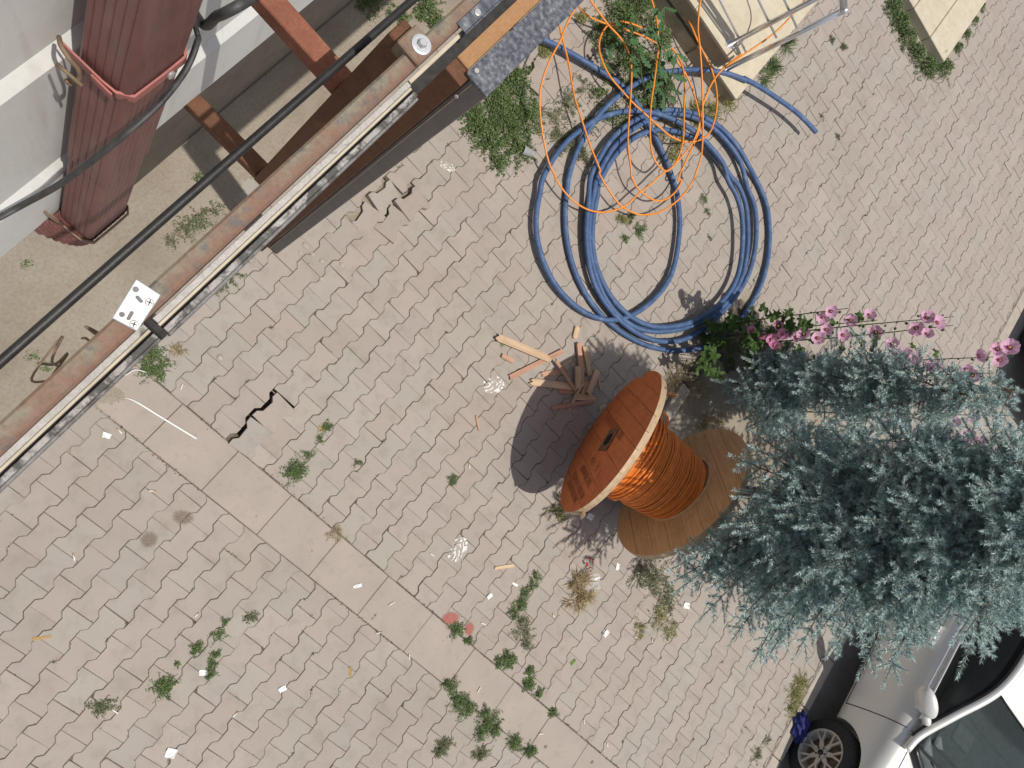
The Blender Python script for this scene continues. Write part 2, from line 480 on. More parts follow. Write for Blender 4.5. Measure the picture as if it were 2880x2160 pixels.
t = NT('white_car_paint'); t.base((0.80, 0.785, 0.745)).p(rough=0.34, metal=0.18, spec=0.5, coat=0.6); MAT['car_white'] = t.m
t = NT('silver_car_paint'); t.base((0.40, 0.41, 0.41)).p(rough=0.3, metal=0.3, coat=0.8); MAT['car_silver'] = t.m
t = NT('car_glass'); t.base((0.30, 0.36, 0.36)).p(rough=0.03, trans=0.9, ior=1.15, spec=0.8); MAT['glass'] = t.m
t = NT('tinted_side_glass'); t.base((0.045, 0.05, 0.05)).p(rough=0.05, trans=0.6, ior=1.15, spec=0.7); MAT['glass_dark'] = t.m
MAT['tyre'] = simple('tyre_rubber', (0.032, 0.031, 0.03), 0.8, var=0.3, scale=50, bump=0.15)
MAT['rim'] = simple('alloy_rim', (0.58, 0.53, 0.45), 0.4, metal=0.15, var=0.12, scale=14, bump=0.0)
MAT['trim'] = simple('black_trim', (0.014, 0.014, 0.015), 0.35, var=0.2)
MAT['interior'] = simple('car_interior', (0.13, 0.15, 0.155), 0.85, var=0.2)
MAT['seat'] = simple('seat_cloth', (0.20, 0.22, 0.215), 0.9, var=0.2, scale=20)
MAT['paper'] = simple('white_paper', (0.80, 0.80, 0.79), 0.8, var=0.06, bump=0.1)
MAT['butt'] = simple('cigarette_paper', (0.78, 0.75, 0.69), 0.85, var=0.1)
MAT['filter'] = simple('cigarette_filter', (0.55, 0.34, 0.15), 0.85, var=0.2)
MAT['white_plastic'] = simple('white_plastic', (0.80, 0.80, 0.78), 0.45, var=0.05)
MAT['blue_cloth'] = simple('dark_blue_cloth', (0.018, 0.025, 0.16), 0.75, var=0.35, scale=20, bump=0.3)
t = NT('clear_plastic'); t.base((0.85, 0.87, 0.88)).p(rough=0.15, spec=0.8, alpha=0.38); MAT['clear'] = t.m
MAT['dead_leaf'] = leaf_mat('dead_leaf', [(0.42, 0.26, 0.10), (0.55, 0.38, 0.17)], 0.7, 0.2)
MAT['green_leaf'] = leaf_mat('fallen_green_leaf', [(0.12, 0.25, 0.05), (0.2, 0.33, 0.08)], 0.6, 0.25)

def splash(name, col, lo, hi, scale):
    t = NT(name)
    tc = t.node('ShaderNodeTexCoord').outputs['Object']
    n1 = t.noise(scale, 5, 0.62, coord=tc, dist=2.2)
    ln = t.node('ShaderNodeVectorMath', operation='LENGTH'); t.l.new(tc, ln.inputs[0])
    edge = t.rng(ln.outputs['Value'], 0.55, 1.0, 0.0, 0.55)
    f = t.math('SUBTRACT', n1, edge)
    a = t.rng(f, lo, hi, 0, 1)
    t.base(col).p(rough=0.8, spec=0.3, alpha=a)
    return t.m
MAT['paint_splash'] = splash('white_paint_splash', (0.82, 0.81, 0.77), 0.47, 0.56, 2.6)
MAT['red_spray'] = splash('red_spray', (0.50, 0.13, 0.11), 0.15, 0.75, 1.6)
MAT['damp'] = splash('damp_stain', (0.20, 0.15, 0.10), 0.05, 1.1, 2.0)

# ------------------------------------------------------------------ ground, road, kerb
ROAD_Z = -0.09
mesh_obj_g = mesh_obj('ground', [(-150, -150, -0.16), (150, -150, -0.16), (150, 150, -0.16), (-150, 150, -0.16)], [(0, 1, 2, 3)], MAT['earth'])
tag(mesh_obj_g, 'bare earth under the whole place', 'ground', kind='structure')
road = mesh_obj('road', [(5.7, -60, ROAD_Z), (13, -60, ROAD_Z), (13, 60, ROAD_Z), (5.7, 60, ROAD_Z)], [(0, 1, 2, 3)], MAT['road'])
tag(road, 'pale grey road beyond the kerb where the cars stand', 'road', kind='structure')

def vnoise(x, y, seed=0):
    r = np.random.default_rng(seed); s = 0
    for k in range(9):
        a = r.uniform(0, 6.28); f = 1.7 ** k * 0.8; ph = r.uniform(0, 6.28)
        s = s + np.sin((x * np.cos(a) + y * np.sin(a)) * f * 2.2 + ph + 1.3 * np.sin(0.7 * f * (x * np.sin(a) - y * np.cos(a)))) / 1.45 ** k
    return s / 2.6

def poly_inset(poly, d):
    n = len(poly); out = []
    area = sum(poly[i][0] * poly[(i + 1) % n][1] - poly[(i + 1) % n][0] * poly[i][1] for i in range(n))
    sgn = 1 if area > 0 else -1
    for i in range(n):
        p0 = Vector(poly[i - 1]); p1 = Vector(poly[i]); p2 = Vector(poly[(i + 1) % n])
        e1 = (p1 - p0); e2 = (p2 - p1)
        if e1.length < 1e-6 or e2.length < 1e-6: out.append((p1.x, p1.y)); continue
        e1.normalize(); e2.normalize()
        n1 = Vector((-e1.y, e1.x)) * sgn; n2 = Vector((-e2.y, e2.x)) * sgn
        b = n1 + n2
        k = d * 2 / max(0.35, b.length_squared)
        q = p1 + b * k
        out.append((q.x, q.y))
    return out

def clip_half(poly, ax, lim, keep_greater):
    out = []; n = len(poly)
    def ins(p): return (p[ax] >= lim) if keep_greater else (p[ax] <= lim)
    for i in range(n):
        a, b = poly[i], poly[(i + 1) % n]
        if ins(a): out.append(a)
        if ins(a) != ins(b):
            t = (lim - a[ax]) / (b[ax] - a[ax])
            out.append((a[0] + (b[0] - a[0]) * t, a[1] + (b[1] - a[1]) * t))
    q = []
    for p in out:
        if not q or (abs(p[0] - q[-1][0]) + abs(p[1] - q[-1][1])) > 1e-4: q.append(p)
    if len(q) > 1 and abs(q[0][0] - q[-1][0]) + abs(q[0][1] - q[-1][1]) < 1e-4: q.pop()
    return q

def paver_geo(poly):
    inner = poly_inset(poly, 0.0022)
    n = len(poly)
    V = [(x, y, 0) for x, y in inner] + [(x, y, -0.0025) for x, y in poly] + [(x, y, -0.055) for x, y in poly]
    F = [tuple(range(n))]
    for i in range(n):
        j = (i + 1) % n
        F.append((i, n + i, n + j, j)); F.append((n + i, 2 * n + i, 2 * n + j, n + j))
    return V, F

G = 0.0008
hl, w1, w0 = 0.1 - G, 0.0825 - G, 0.0575 - G
OUT = [(-w1, -hl), (w1, -hl), (w1, -0.0625), (w0, -0.0375), (w0, 0.0375), (w1, 0.0625), (w1, hl), (-w1, hl), (-w1, 0.0625), (-w0, 0.0375), (-w0, -0.0375), (-w1, -0.0625)]
pv, pf = paver_geo(OUT)
PAVER_ME = bpy.data.meshes.new('paver'); PAVER_ME.from_pydata(pv, [], pf); PAVER_ME.materials.append(MAT['paver'])
CHIPPED = []
for ci, (cx_, cy_), (dx_, dy_) in ((6, (-0.022, -0.004), (-0.003, -0.017)), (0, (0.018, 0.003), (0.004, 0.022)), (1, (-0.003, 0.014), (-0.016, 0.004)), (7, (0.012, -0.003), (0.003, -0.012))):
    q_ = list(OUT); b_ = q_[ci]
    a1, a2 = (b_[0] + dx_, b_[1] + dy_), (b_[0] + cx_, b_[1] + cy_)
    prev = q_[ci - 1]
    first, second = (a1, a2) if math.hypot(prev[0] - a1[0], prev[1] - a1[1]) < math.hypot(prev[0] - a2[0], prev[1] - a2[1]) else (a2, a1)
    q_[ci:ci + 1] = [first, ((first[0] + second[0]) / 2 + random.uniform(-.002, .002), (first[1] + second[1]) / 2 + random.uniform(-.002, .002)), second]
    v_, f_ = paver_geo(q_); me = bpy.data.meshes.new('paver'); me.from_pydata(v_, [], f_); me.materials.append(MAT['paver']); CHIPPED.append(me)

PIT = (2.82, 4.35, 1.78, 3.72)          # bare tree pit: x0 x1 y0 y1
def lift_spots(l):
    return [(at(px, py), dz, tx, ty) for px, py, dz, tx, ty in l]
LIFT = lift_spots([(727, 1190, 0.026, 3, -3), (797, 1148, 0.022, -3, -4), (1007, 640, 0.026, 4, -5), (1150, 545, 0.040, -6, -4), (1080, 555, 0.004, -5, 6), (1140, 622, 0.028, 5, -6), (1060, 600, -0.02, 2, 3), (1500, 185, 0.03, 5, -4)])

PINKS = [(0.415, 0.357, 0.318), (0.40, 0.347, 0.314), (0.428, 0.374, 0.334), (0.395, 0.336, 0.295), (0.42, 0.366, 0.33)]
GREYS = [(0.388, 0.365, 0.326), (0.40, 0.382, 0.338), (0.38, 0.362, 0.33), (0.41, 0.383, 0.343)]
def paver_colour(i, X, Y, south):
    r = random.random()
    if south: grey = r < 0.36
    elif X > 4.05 and Y < 3.4: grey = (i % 4) in (1, 2) and r < 0.92
    elif X < 2.6: grey = r < 0.34
    else: grey = r < 0.10
    c = random.choice(GREYS if grey else PINKS)
    k = random.uniform(0.95, 1.05); mean = (0.408, 0.357, 0.318)
    return tuple(min(1, (v * 0.72 + q * 0.28) * k) for v, q in zip(c, mean))

JOINT_PTS = []
def lay(base_obj, X0, Y0, pitch, irange, jrange, clips, south, limit):
    cand = []
    for i in irange:
        for j in jrange:
            cx = X0 + i * pitch + 0.0825; cy = Y0 + (j + i / 2.0) * 0.2 + 0.1
            poly = None; drop = False
            for ax, lim, gt in clips:
                c = (cx, cy)[ax]; e = (0.0825, 0.1)[ax]
                if (gt and c + e < lim + 0.02) or (not gt and c - e > lim - 0.02): drop = True; break
                if (gt and c - e < lim) or (not gt and c + e > lim):
                    poly = poly or OUT
                    poly = clip_half(poly, ax, lim - c, gt)
                    if len(poly) < 3: drop = True; break
            if drop: continue
            if PIT[0] < cx < PIT[1] and PIT[2] < cy < PIT[3]: continue
            if cx < -0.75: continue
            px, py = project((cx, cy, 0))
            vis = -90 < px < 2970 and -90 < py < 2250
            if not vis and not (-1700 < px < 4200 and -1500 < py < 3600): continue
            cand.append((vis, (Vector((cx, cy, 0)) - Vector((0, 0, CAM_H))).length, i, j, cx, cy, poly))
    cand.sort(key=lambda c: (not c[0], c[1]))
    V, F, Cc, n = [], [], [], 0
    for k, (vis, d, i, j, cx, cy, poly) in enumerate(cand):
        col = paver_colour(i, cx, cy, south)
        dz = random.gauss(0, 0.0012); tx = math.radians(random.gauss(0, 0.35)); ty = math.radians(random.gauss(0, 0.35)); tz = math.radians(random.gauss(0, 0.5))
        ox, oy = random.gauss(0, 0.0007), random.gauss(0, 0.0007)
        for (c, lz, la, lb) in LIFT:
            if abs(c.x - cx) < 0.075 and abs(c.y - cy) < 0.1 and poly is None:
                dz += lz; tx += math.radians(la); ty += math.radians(lb); tz += math.radians(la * 1.6); ox += 0.019; oy -= 0.010
        M = Matrix.Translation((cx + ox, cy + oy, dz)) @ Matrix.Rotation(tz, 4, 'Z') @ Matrix.Rotation(tx, 4, 'X') @ Matrix.Rotation(ty, 4, 'Y')
        if vis: JOINT_PTS.append((cx, cy))
        if k < limit and vis:
            if poly is None: me = PAVER_ME if random.random() > 0.12 else random.choice(CHIPPED)
            else:
                v_, f_ = paver_geo(poly)
                me = bpy.data.meshes.new('paver'); me.from_pydata(v_, [], f_); me.materials.append(MAT['paver'])
            o = bpy.data.objects.new('paver', me); o.color = (*col, 1); o.matrix_world = M
            link(o, base_obj); o.matrix_parent_inverse = Matrix()
        else:
            v_, f_ = (pv, pf) if poly is None else paver_geo(poly)
            V += [tuple(M @ Vector(v)) for v in v_]; F += [tuple(q + n for q in f) for f in f_]; n += len(v_)
            Cc += [col] * len(v_)
    if V:
        o = mesh_obj('far_pavers', V, F, MAT['paver_far'], base_obj)
        ca = o.data.color_attributes.new('Col', 'FLOAT_COLOR', 'POINT')
        a = np.ones((len(V), 4), np.float32); a[:, :3] = Cc
        ca.data.foreach_set('color', a.ravel())
        o['kind'] = 'stuff'; o['label'] = 'farther concrete pavers of the same interlocking pattern'

def bed(y0, y1, z):
    # sand bed as a grid, dug out where pavers have lifted
    V, Fc = [], []
    s_ = 0.07; nx, ny = int(6.86 / s_) + 1, int((y1 - y0) / s_) + 1
    for j in range(ny + 1):
        for i in range(nx + 1): V.append((min(5.66, -1.2 + i * s_), min(y1, y0 + j * s_), z))
    for j in range(ny):
        for i in range(nx):
            cx, cy = -1.2 + (i + .5) * s_, y0 + (j + .5) * s_
            if any((c.x - cx) ** 2 + (c.y - cy) ** 2 < 0.15 ** 2 for c, *_ in LIFT): continue
            a = j * (nx + 1) + i; Fc.append((a, a + 1, a + nx + 2, a + nx + 1))
    return mesh_obj('pavement', V, Fc, MAT['bedding'])
pave_n = bed(0.15, 14, -0.007)
tag(pave_n, 'pinkish interlocking concrete paving between the gutter strip, house and kerb', 'pavement', kind='structure')
pave_s = bed(-4, -0.15, -0.007)
tag(pave_s, 'grey and pink interlocking paving on the near side of the gutter strip', 'pavement', kind='structure')
lay(pave_n, 1.2348, 0.6603, 0.1418, range(-14, 33), range(-24, 70), [(1, 0.1568, True), (0, 5.655, False)], False, 300)
lay(pave_s, 0.8116, -1.2187, 0.1415, range(-12, 36), range(-40, 16), [(1, -0.1528, False), (0, 5.655, False)], True, 300)

# concrete gutter strip: dished slabs
gut = mesh_obj('gutter_strip', [(-1.2, -0.152, -0.03), (5.66, -0.152, -0.03), (5.66, 0.156, -0.03), (-1.2, 0.156, -0.03)], [(0, 1, 2, 3)], MAT['bedding'])
tag(gut, 'band of long concrete gutter slabs crossing the paving', 'gutter', kind='structure')
xs0 = at(1218, 1724).x
k = 0
x = xs0 - 8 * 0.415
while x < 5.6:
    L = 0.415
    x1 = min(x + L, 5.655)
    bm = bmesh.new()
    prof = [(-0.149, -0.06), (-0.149, -0.005), (-0.144, 0.0), (-0.118, 0.0), (-0.085, -0.002), (0.0, -0.003), (0.088, -0.002), (0.121, 0.0), (0.148, 0.0), (0.153, -0.005), (0.153, -0.06)]
    xa, xb = x + 0.0014, x1 - 0.0014
    secs = []
    for xx, dz in ((xa, -0.003), (xa + 0.004, 0), (xb - 0.004, 0), (xb, -0.003)):
        secs.append([bm.verts.new((xx, y, z + (dz if z > -0.03 else 0))) for y, z in prof])
    for s1, s2 in zip(secs[:-1], secs[1:]):
        for a in range(len(prof) - 1): bm.faces.new((s1[a], s2[a], s2[a + 1], s1[a + 1]))
    bm.faces.new(secs[0]); bm.faces.new(secs[-1][::-1])
    o = bm_obj('slab', bm, MAT['slab'], gut)
    o.location.z = random.gauss(0, 0.0012); o.rotation_euler.x = math.radians(random.gauss(0, 0.25))
    x += L; k += 1

# kerb stones along the road
kerb = mesh_obj('kerb', [(5.66, -12, -0.1), (5.8, -12, -0.1), (5.8, 16, -0.1), (5.66, 16, -0.1)], [(0, 1, 2, 3)], MAT['bedding'])
tag(kerb, 'low concrete kerb between paving and road', 'kerb', kind='structure')
y = -2.95
for q in range(28):
    o = box('kerb_stone', 5.664, 5.80, y + 0.003, y + 0.497, -0.14, 0.004, MAT['kerb'], kerb, 0.008)
    o.location.z = random.gauss(0, 0.0015)
    y += 0.5

# earth apron by the house: a bumpy sheet that sinks below the pavers
def earth_sheet(name, label, x0, x1, y0, y1, step, hfun):
    nx, ny = int((x1 - x0) / step) + 1, int((y1 - y0) / step) + 1
    X, Y = np.meshgrid(np.linspace(x0, x1, nx), np.linspace(y0, y1, ny))
    Z = hfun(X, Y)
    V = np.stack([X.ravel(), Y.ravel(), Z.ravel()], 1)
    idx = np.arange(nx * ny).reshape(ny, nx)
    Fq = np.stack([idx[:-1, :-1].ravel(), idx[:-1, 1:].ravel(), idx[1:, 1:].ravel(), idx[1:, :-1].ravel()], 1)
    o = mesh_obj(name, V, Fq.tolist(), MAT['earth'], smooth=True)
    tag(o, label, 'ground', kind='structure')
    return o
def apron(X, Y):
    edge = -0.20 + 0.13 * vnoise(X * 0.6, Y * 1.2, 3) - 0.16 * np.clip((Y - 0.4), 0, 1)
    return np.clip(0.06 * (edge - X), -0.03, 0.016) + 0.006 * vnoise(X * 5, Y * 5, 5) + 0.0022 * vnoise(X * 22, Y * 22, 6)
earth_sheet('earth_apron', 'sandy bare ground at the foot of the house wall', -1.7, 0.35, -2.6, 7.5, 0.022, apron)
def pit_h(X, Y):
    return -0.002 + 0.016 * vnoise(X * 2, Y * 2, 8) + 0.006 * vnoise(X * 14, Y * 14, 9)
earth_sheet('tree_pit', 'dark soil of the tree pit under the spruce', PIT[0] - 0.1, PIT[1] + 0.1, PIT[2] - 0.1, PIT[3] + 0.1, 0.03, pit_h)
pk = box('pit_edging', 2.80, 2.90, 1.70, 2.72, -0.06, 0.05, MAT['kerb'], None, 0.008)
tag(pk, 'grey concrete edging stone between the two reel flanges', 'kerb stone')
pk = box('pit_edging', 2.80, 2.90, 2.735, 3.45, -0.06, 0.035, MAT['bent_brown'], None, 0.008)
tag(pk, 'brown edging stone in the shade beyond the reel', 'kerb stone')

# ------------------------------------------------------------------ house wall with siding
wall = empty('house_wall', (-0.34, 1.0, 3.0))
tag(wall, 'white painted siding wall of the house at the upper left', 'wall')
off = wall.location
def siding(z_lo, z_hi, xf, last=False):
    led = 0.022
    prof = [(-0.46, z_lo), (xf, z_lo), (xf, z_hi - led), (xf - 0.013, z_hi), (-0.46, z_hi)]
    bm = bmesh.new()
    a = [bm.verts.new(Vector((px_, -1.2, pz)) - off) for px_, pz in prof]
    b = [bm.verts.new(Vector((px_, 4.6, pz)) - off) for px_, pz in prof]
    n = len(prof)
    bm.faces.new(a[::-1]); bm.faces.new(b)
    for i in range(n): bm.faces.new((a[i], a[(i + 1) % n], b[(i + 1) % n], b[i]))
    bm_obj('siding_board', bm, MAT['siding'], wall)
siding(3.022, 3.232, -0.328); siding(3.2335, 3.585, -0.341); siding(3.5865, 3.94, -0.354); siding(3.9415, 4.30, -0.367); siding(4.3015, 4.66, -0.380); siding(4.6615, 5.4, -0.393)
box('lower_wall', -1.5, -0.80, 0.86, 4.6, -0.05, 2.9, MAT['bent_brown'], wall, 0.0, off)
box('soffit', -1.5, -0.335, -1.2, 4.6, 2.985, 3.019, MAT['siding'], wall, 0.0, off)

# ------------------------------------------------------------------ downpipe
def ray_x(px, py, X):
    d = RIGHT * ((px - 1440) / F_PX) + DOWN * ((py - 1080) / F_PX) + FWD
    return Vector((0, 0, CAM_H)) + d * (X / d.x)
dp = empty('downpipe', (-0.285, 0.25, 2.95))
tag(dp, 'maroon ribbed rainwater downpipe strapped to the white siding', 'downpipe')
off = dp.location
def pipe_section(y_c, grow=0.0):
    pts = []
    x0, x1, y0, y1 = -0.320 - grow, -0.250 + grow, y_c - grow, y_c + 0.092 + grow
    r = 0.009
    def edge(a, b, nrm, n):
        for i in range(n):
            for dt, dep in ((0.0, 0), (0.35, 0), (0.5, 0.0015), (0.65, 0)):
                t = (i + dt) / n
                pts.append((a[0] + (b[0] - a[0]) * t - nrm[0] * dep, a[1] + (b[1] - a[1]) * t - nrm[1] * dep))
    edge((x0 + r, y0), (x1 - r, y0), (0, -1), 5)
    for q in range(4):
        an = -math.pi / 2 + q * math.pi / 8; pts.append((x1 - r + r * math.cos(an), y0 + r + r * math.sin(an)))
    edge((x1, y0 + r), (x1, y1 - r), (1, 0), 7)
    for q in range(4):
        an = q * math.pi / 8; pts.append((x1 - r + r * math.cos(an), y1 - r + r * math.sin(an)))
    edge((x1 - r, y1), (x0 + r, y1), (0, 1), 5)
    pts.append((x0, y1 - r)); pts.append((x0, y0 + r))
    return pts
def pipe_piece(name, zs, grow=0.0, mat='pipe'):
    rings = []
    for z in zs:
        D = CAM_H - z
        rings.append([(px_, py_, z) for px_, py_ in pipe_section(0.262 - 0.165 * (D - 1.0), grow)])
    n = len(rings[0]); V = []; Fc = []
    for r in rings: V += [Vector(p) - off for p in r]
    for i in range(len(rings) - 1):
        for q in range(n):
            Fc.append((i * n + q, i * n + (q + 1) % n, (i + 1) * n + (q + 1) % n, (i + 1) * n + q))
    o = mesh_obj(name, V, Fc, MAT[mat], dp, True)
    try: o.data.set_sharp_from_angle(angle=math.radians(32))
    except Exception: pass
    return o
pipe_piece('pipe_length', np.linspace(3.04, 3.36, 6), 0.0)
pipe_piece('pipe_length', np.linspace(3.325, 4.45, 12), 0.0022)
# ribbed elbow that turns back under the wall
sec = pipe_section(0.0)
cx0, cy0 = -0.285, 0.046
V, Fc = [], []
NE = 34
for i in range(NE):
    t = i / (NE - 1)
    a = t * math.radians(78)
    R = 0.085
    rib = 1.0 + (0.055 if i % 3 == 0 else 0.0)
    yb = 0.262 - 0.165 * 0.56
    cx = -0.320 - R + 0.0; cz = 3.05
    for (x_, y_) in sec:
        rx = (x_ - cx0) * rib; ry = (y_ - cy0) * rib
        rad = (cx0 + rx) - cx
        V.append(Vector((cx + rad * math.cos(a), yb + cy0 + ry - 0.05 * t, cz - rad * math.sin(a))) - off)
n = len(sec)
for i in range(NE - 1):
    for q in range(n): Fc.append((i * n + q, i * n + (q + 1) % n, (i + 1) * n + (q + 1) % n, (i + 1) * n + q))
mesh_obj('elbow', V, Fc, MAT['pipe'], dp)
def strap(name, D, mat, hgt=0.018):
    z = CAM_H - D; yb = 0.262 - 0.165 * (D - 1.0)
    pth = [(-0.335, yb - 0.006), (-0.28, yb - 0.006), (-0.262, yb - 0.004), (-0.2465, yb + 0.008), (-0.2455, yb + 0.05), (-0.246, yb + 0.088), (-0.256, yb + 0.098), (-0.335, yb + 0.099)]
    V, Fc = [], []
    for (x_, y_) in pth:
        for dz in (-hgt / 2, hgt / 2): V.append(Vector((x_, y_, z + dz)) - off)
        for dz in (-hgt / 2, hgt / 2): V.append(Vector((x_ + (0.0025 if x_ > -0.27 else 0), y_ + (-0.0025 if y_ < yb + 0.02 else 0.0025), z + dz)) - off)
    for i in range(len(pth) - 1):
        b, c = i * 4, (i + 1) * 4
        Fc += [(b, b + 1, c + 1, c), (b + 2, c + 2, c + 3, b + 3), (b + 1, b + 3, c + 3, c + 1), (b, c, c + 2, b + 2)]
    return mesh_obj(name, V, Fc, MAT[mat], dp)
st = strap('strap', 1.0, 'pipe_strap')
strap('strap', 1.585, 'old_iron', 0.014)
def disc(name, c, r, h, mat, parent, axis, off=Vector((0, 0, 0)), seg=16):
    axis = Vector(axis).normalized()
    q = axis.to_track_quat('Z', 'Y').to_matrix().to_4x4()
    return lathe(name, [(0.0001, h), (r * 0.8, h), (r, h * 0.75), (r, 0), (0.0001, 0)], MAT[mat], parent, seg=seg, M=Matrix.Translation(Vector(c) - off) @ q, smooth=False)
disc('bolt', (-0.243, 0.325, 3.617), 0.006, 0.004, 'steel', dp, (1, 0, 0.1), off)
disc('bolt', (-0.262, 0.357, 3.628), 0.005, 0.004, 'steel', dp, (0.6, 1, 0.1), off)
tube('hook', catmull([ray_x(166, 105, -0.338), ray_x(172, 130, -0.325), ray_x(195, 165, -0.312), ray_x(219, 195, -0.303), ray_x(222, 220, -0.300), ray_x(200, 236, -0.302), ray_x(186, 226, -0.306)], 5), 0.0028, MAT['old_iron'], dp, 8, off=off)
tube('bolt', [ray_x(158, 178, -0.318), ray_x(232, 242, -0.285)], 0.0024, MAT['old_iron'], dp, 8, off=off)
box('strap_ear', -0.292, -0.262, 0.2505, 0.2535, 3.609, 3.627, MAT['pipe_strap'], dp, 0.001, off)
tube('hook', [(-0.335, 0.15, 3.09), (-0.315, 0.152, 3.07), (-0.300, 0.158, 3.045), (-0.312, 0.158, 3.032)], 0.0024, MAT['old_iron'], dp, 8, off=off)

# twin black cable looped over the downpipe
path = [ray_x(-60, 640, -0.300), ray_x(60, 575, -0.290), ray_x(160, 520, -0.262), ray_x(250, 455, -0.236), ray_x(350, 375, -0.222), ray_x(450, 285, -0.222), ray_x(520, 195, -0.232), ray_x(552, 120, -0.245), ray_x(552, 85, -0.262), Vector((-0.30, 0.392, 3.70)), Vector((-0.318, 0.40, 3.745))]
pp = catmull(path, 10)
c1 = tubes('black_cable', [(pp, 0.0033), ([p + Vector((0.0035, -0.003, 0.0058)) for p in pp], 0.0033)], MAT['black_cable'], None, 8)
tag(c1, 'twin black cable looped in front of the maroon downpipe', 'cable')
path = [Vector((-0.328, 0.375, 3.77)), ray_x(560, 58, -0.29), ray_x(612, 45, -0.262), ray_x(660, 22, -0.250), ray_x(720, -14, -0.248), ray_x(780, -60, -0.25)]
c2 = tube('black_cable', catmull(path, 10), 0.0070, MAT['black_cable'], None, 10)
tag(c2, 'thick black cable leaving the downpipe at the top edge', 'cable')

# ------------------------------------------------------------------ rusty sign frame close to the camera
fr = empty('sign_frame', (-0.05, 0.4, 3.0))
tag(fr, 'rusty steel frame with weathered aluminium track right below the camera', 'frame')
off = fr.location
ZR = CAM_H - 0.84
hexa('rail', [(-0.0665, -0.5, ZR - 0.03), (-0.0435, -0.5, ZR - 0.03), (-0.0490, 1.3, ZR - 0.03), (-0.0680, 1.3, ZR - 0.03)], [(-0.0665, -0.5, ZR), (-0.0435, -0.5, ZR), (-0.0490, 1.3, ZR), (-0.0680, 1.3, ZR)], MAT['rust_rail'], fr, 0.003, off)
def track(y0, y1, x, z, mat):
    box('track_lip', x, x + 0.0072, y0, y1, z - 0.03, z, MAT[mat], fr, 0.0008, off)
    box('track_seal', x + 0.0075, x + 0.0108, y0 - 0.002, y1, z - 0.03, z - 0.004, MAT['strip'], fr, 0.0005, off)
    box('track_groove', x + 0.0110, x + 0.0138, y0 + 0.001, y1, z - 0.03, z - 0.012, MAT['groove'], fr, 0.0, off)
    box('track_lip', x + 0.0140, x + 0.0205, y0, y1, z - 0.03, z - 0.003, MAT['alu_old'], fr, 0.0008, off)
    box('track_side', x + 0.0207, x + 0.0242, y0, y1, z - 0.034, z - 0.008, MAT['alu_side'], fr, 0.0008, off)
track(0.074, 0.485, -0.0425, ZR - 0.010, 'alu')
track(-0.5, 0.083, -0.0465, ZR - 0.046, 'alu')
box('track_cap', -0.046, -0.0215, 0.066, 0.0735, ZR - 0.052, ZR - 0.012, MAT['groove'], fr, 0.001, off)
box('track_channel', -0.0425, -0.024, 0.488, 1.3, ZR - 0.040, ZR - 0.026, MAT['groove'], fr, 0.0, off)
box('track_lip', -0.0425, -0.0375, 0.488, 1.3, ZR - 0.025, ZR - 0.012, MAT['strip'], fr, 0.0005, off)
# white perforated bracket
DB = 0.834
q4 = [(-0.0948 * DB, 0.1097 * DB), (-0.0626 * DB, 0.1149 * DB), (-0.0509 * DB, 0.0636 * DB), (-0.0807 * DB, 0.0563 * DB)]
zb = CAM_H - DB
bk = prism('corner_bracket', q4, zb - 0.003, zb, MAT['zinc'], fr, 0.0009, off)
bk['label'] = 'bright zinc corner bracket with two cross-head screws'
def plate_pt(u, v): # u along tl->tr, v along tl->bl
    a = Vector(q4[0]); return a + (Vector(q4[1]) - a) * u + (Vector(q4[3]) - a) * v
for u, v in ((0.80, 0.28), (0.74, 0.86)):
    p = plate_pt(u, v)
    s = disc('screw', (p.x, p.y, zb), 0.0042, 0.0014, 'steel', bk, (0, 0, 1), off)
    for an in (0.4, 0.4 + math.pi / 2):
        c, sn = math.cos(an) * 0.0028, math.sin(an) * 0.0028
        w = Vector((-sn, c)).normalized() * 0.0005
        mesh_obj('screw_slot', [Vector((p.x + sx * c + w.x * sy, p.y + sx * sn + w.y * sy, zb + 0.00165)) - off for sx, sy in ((-1, -1), (1, -1), (1, 1), (-1, 1))], [(0, 1, 2, 3)], MAT['groove'], s)
for u, v, r in ((0.17, 0.20, 0.0030), (0.22, 0.82, 0.0027)):
    p = plate_pt(u, v); disc('hole', (p.x, p.y, zb - 0.0001), r, 0.0004, 'hole', bk, (0, 0, 1), off)
for (u0, v0), (u1, v1) in (((0.33, 0.32), (0.56, 0.36)), ((0.47, 0.66), (0.48, 0.84))):
    a, b = plate_pt(u0, v0), plate_pt(u1, v1)
    w = (b - a).normalized(); nn = Vector((-w.y, w.x)) * 0.0018
    mesh_obj('slot_hole', [Vector((p.x, p.y, zb + 0.0004)) - off for p in (a - nn, b - nn, b + w * 0.0012, b + nn, a + nn, a - w * 0.0012)], [(0, 1, 2, 3, 4, 5)], MAT['hole'], bk)
# bolt block, upright, struts
box('bolt_block', -0.082, -0.046, 0.500, 0.536, ZR - 0.02, ZR + 0.008, MAT['rust_rail'], fr, 0.002, off)
disc('washer', (-0.0606, 0.5215, ZR + 0.008), 0.0125, 0.002, 'zinc', fr, (0, 0, 1), off, 24)
disc('bolt_head', (-0.0606, 0.5215, ZR + 0.010), 0.006, 0.006, 'steel', fr, (0, 0, 1), off, 6)
hexa('upright', [(-0.146, 0.492, 3.0), (-0.102, 0.492, 3.0), (-0.102, 0.525, 3.0), (-0.146, 0.525, 3.0)], [(-0.096, 0.505, ZR - 0.004), (-0.060, 0.505, ZR - 0.004), (-0.060, 0.536, ZR - 0.004), (-0.096, 0.536, ZR - 0.004)], MAT['rust_brown'], fr, 0.002, off)
box('strut', -0.40, -0.1120, 0.5165, 0.5505, 3.515, 3.55, MAT['rust_red'], fr, 0.002, off)
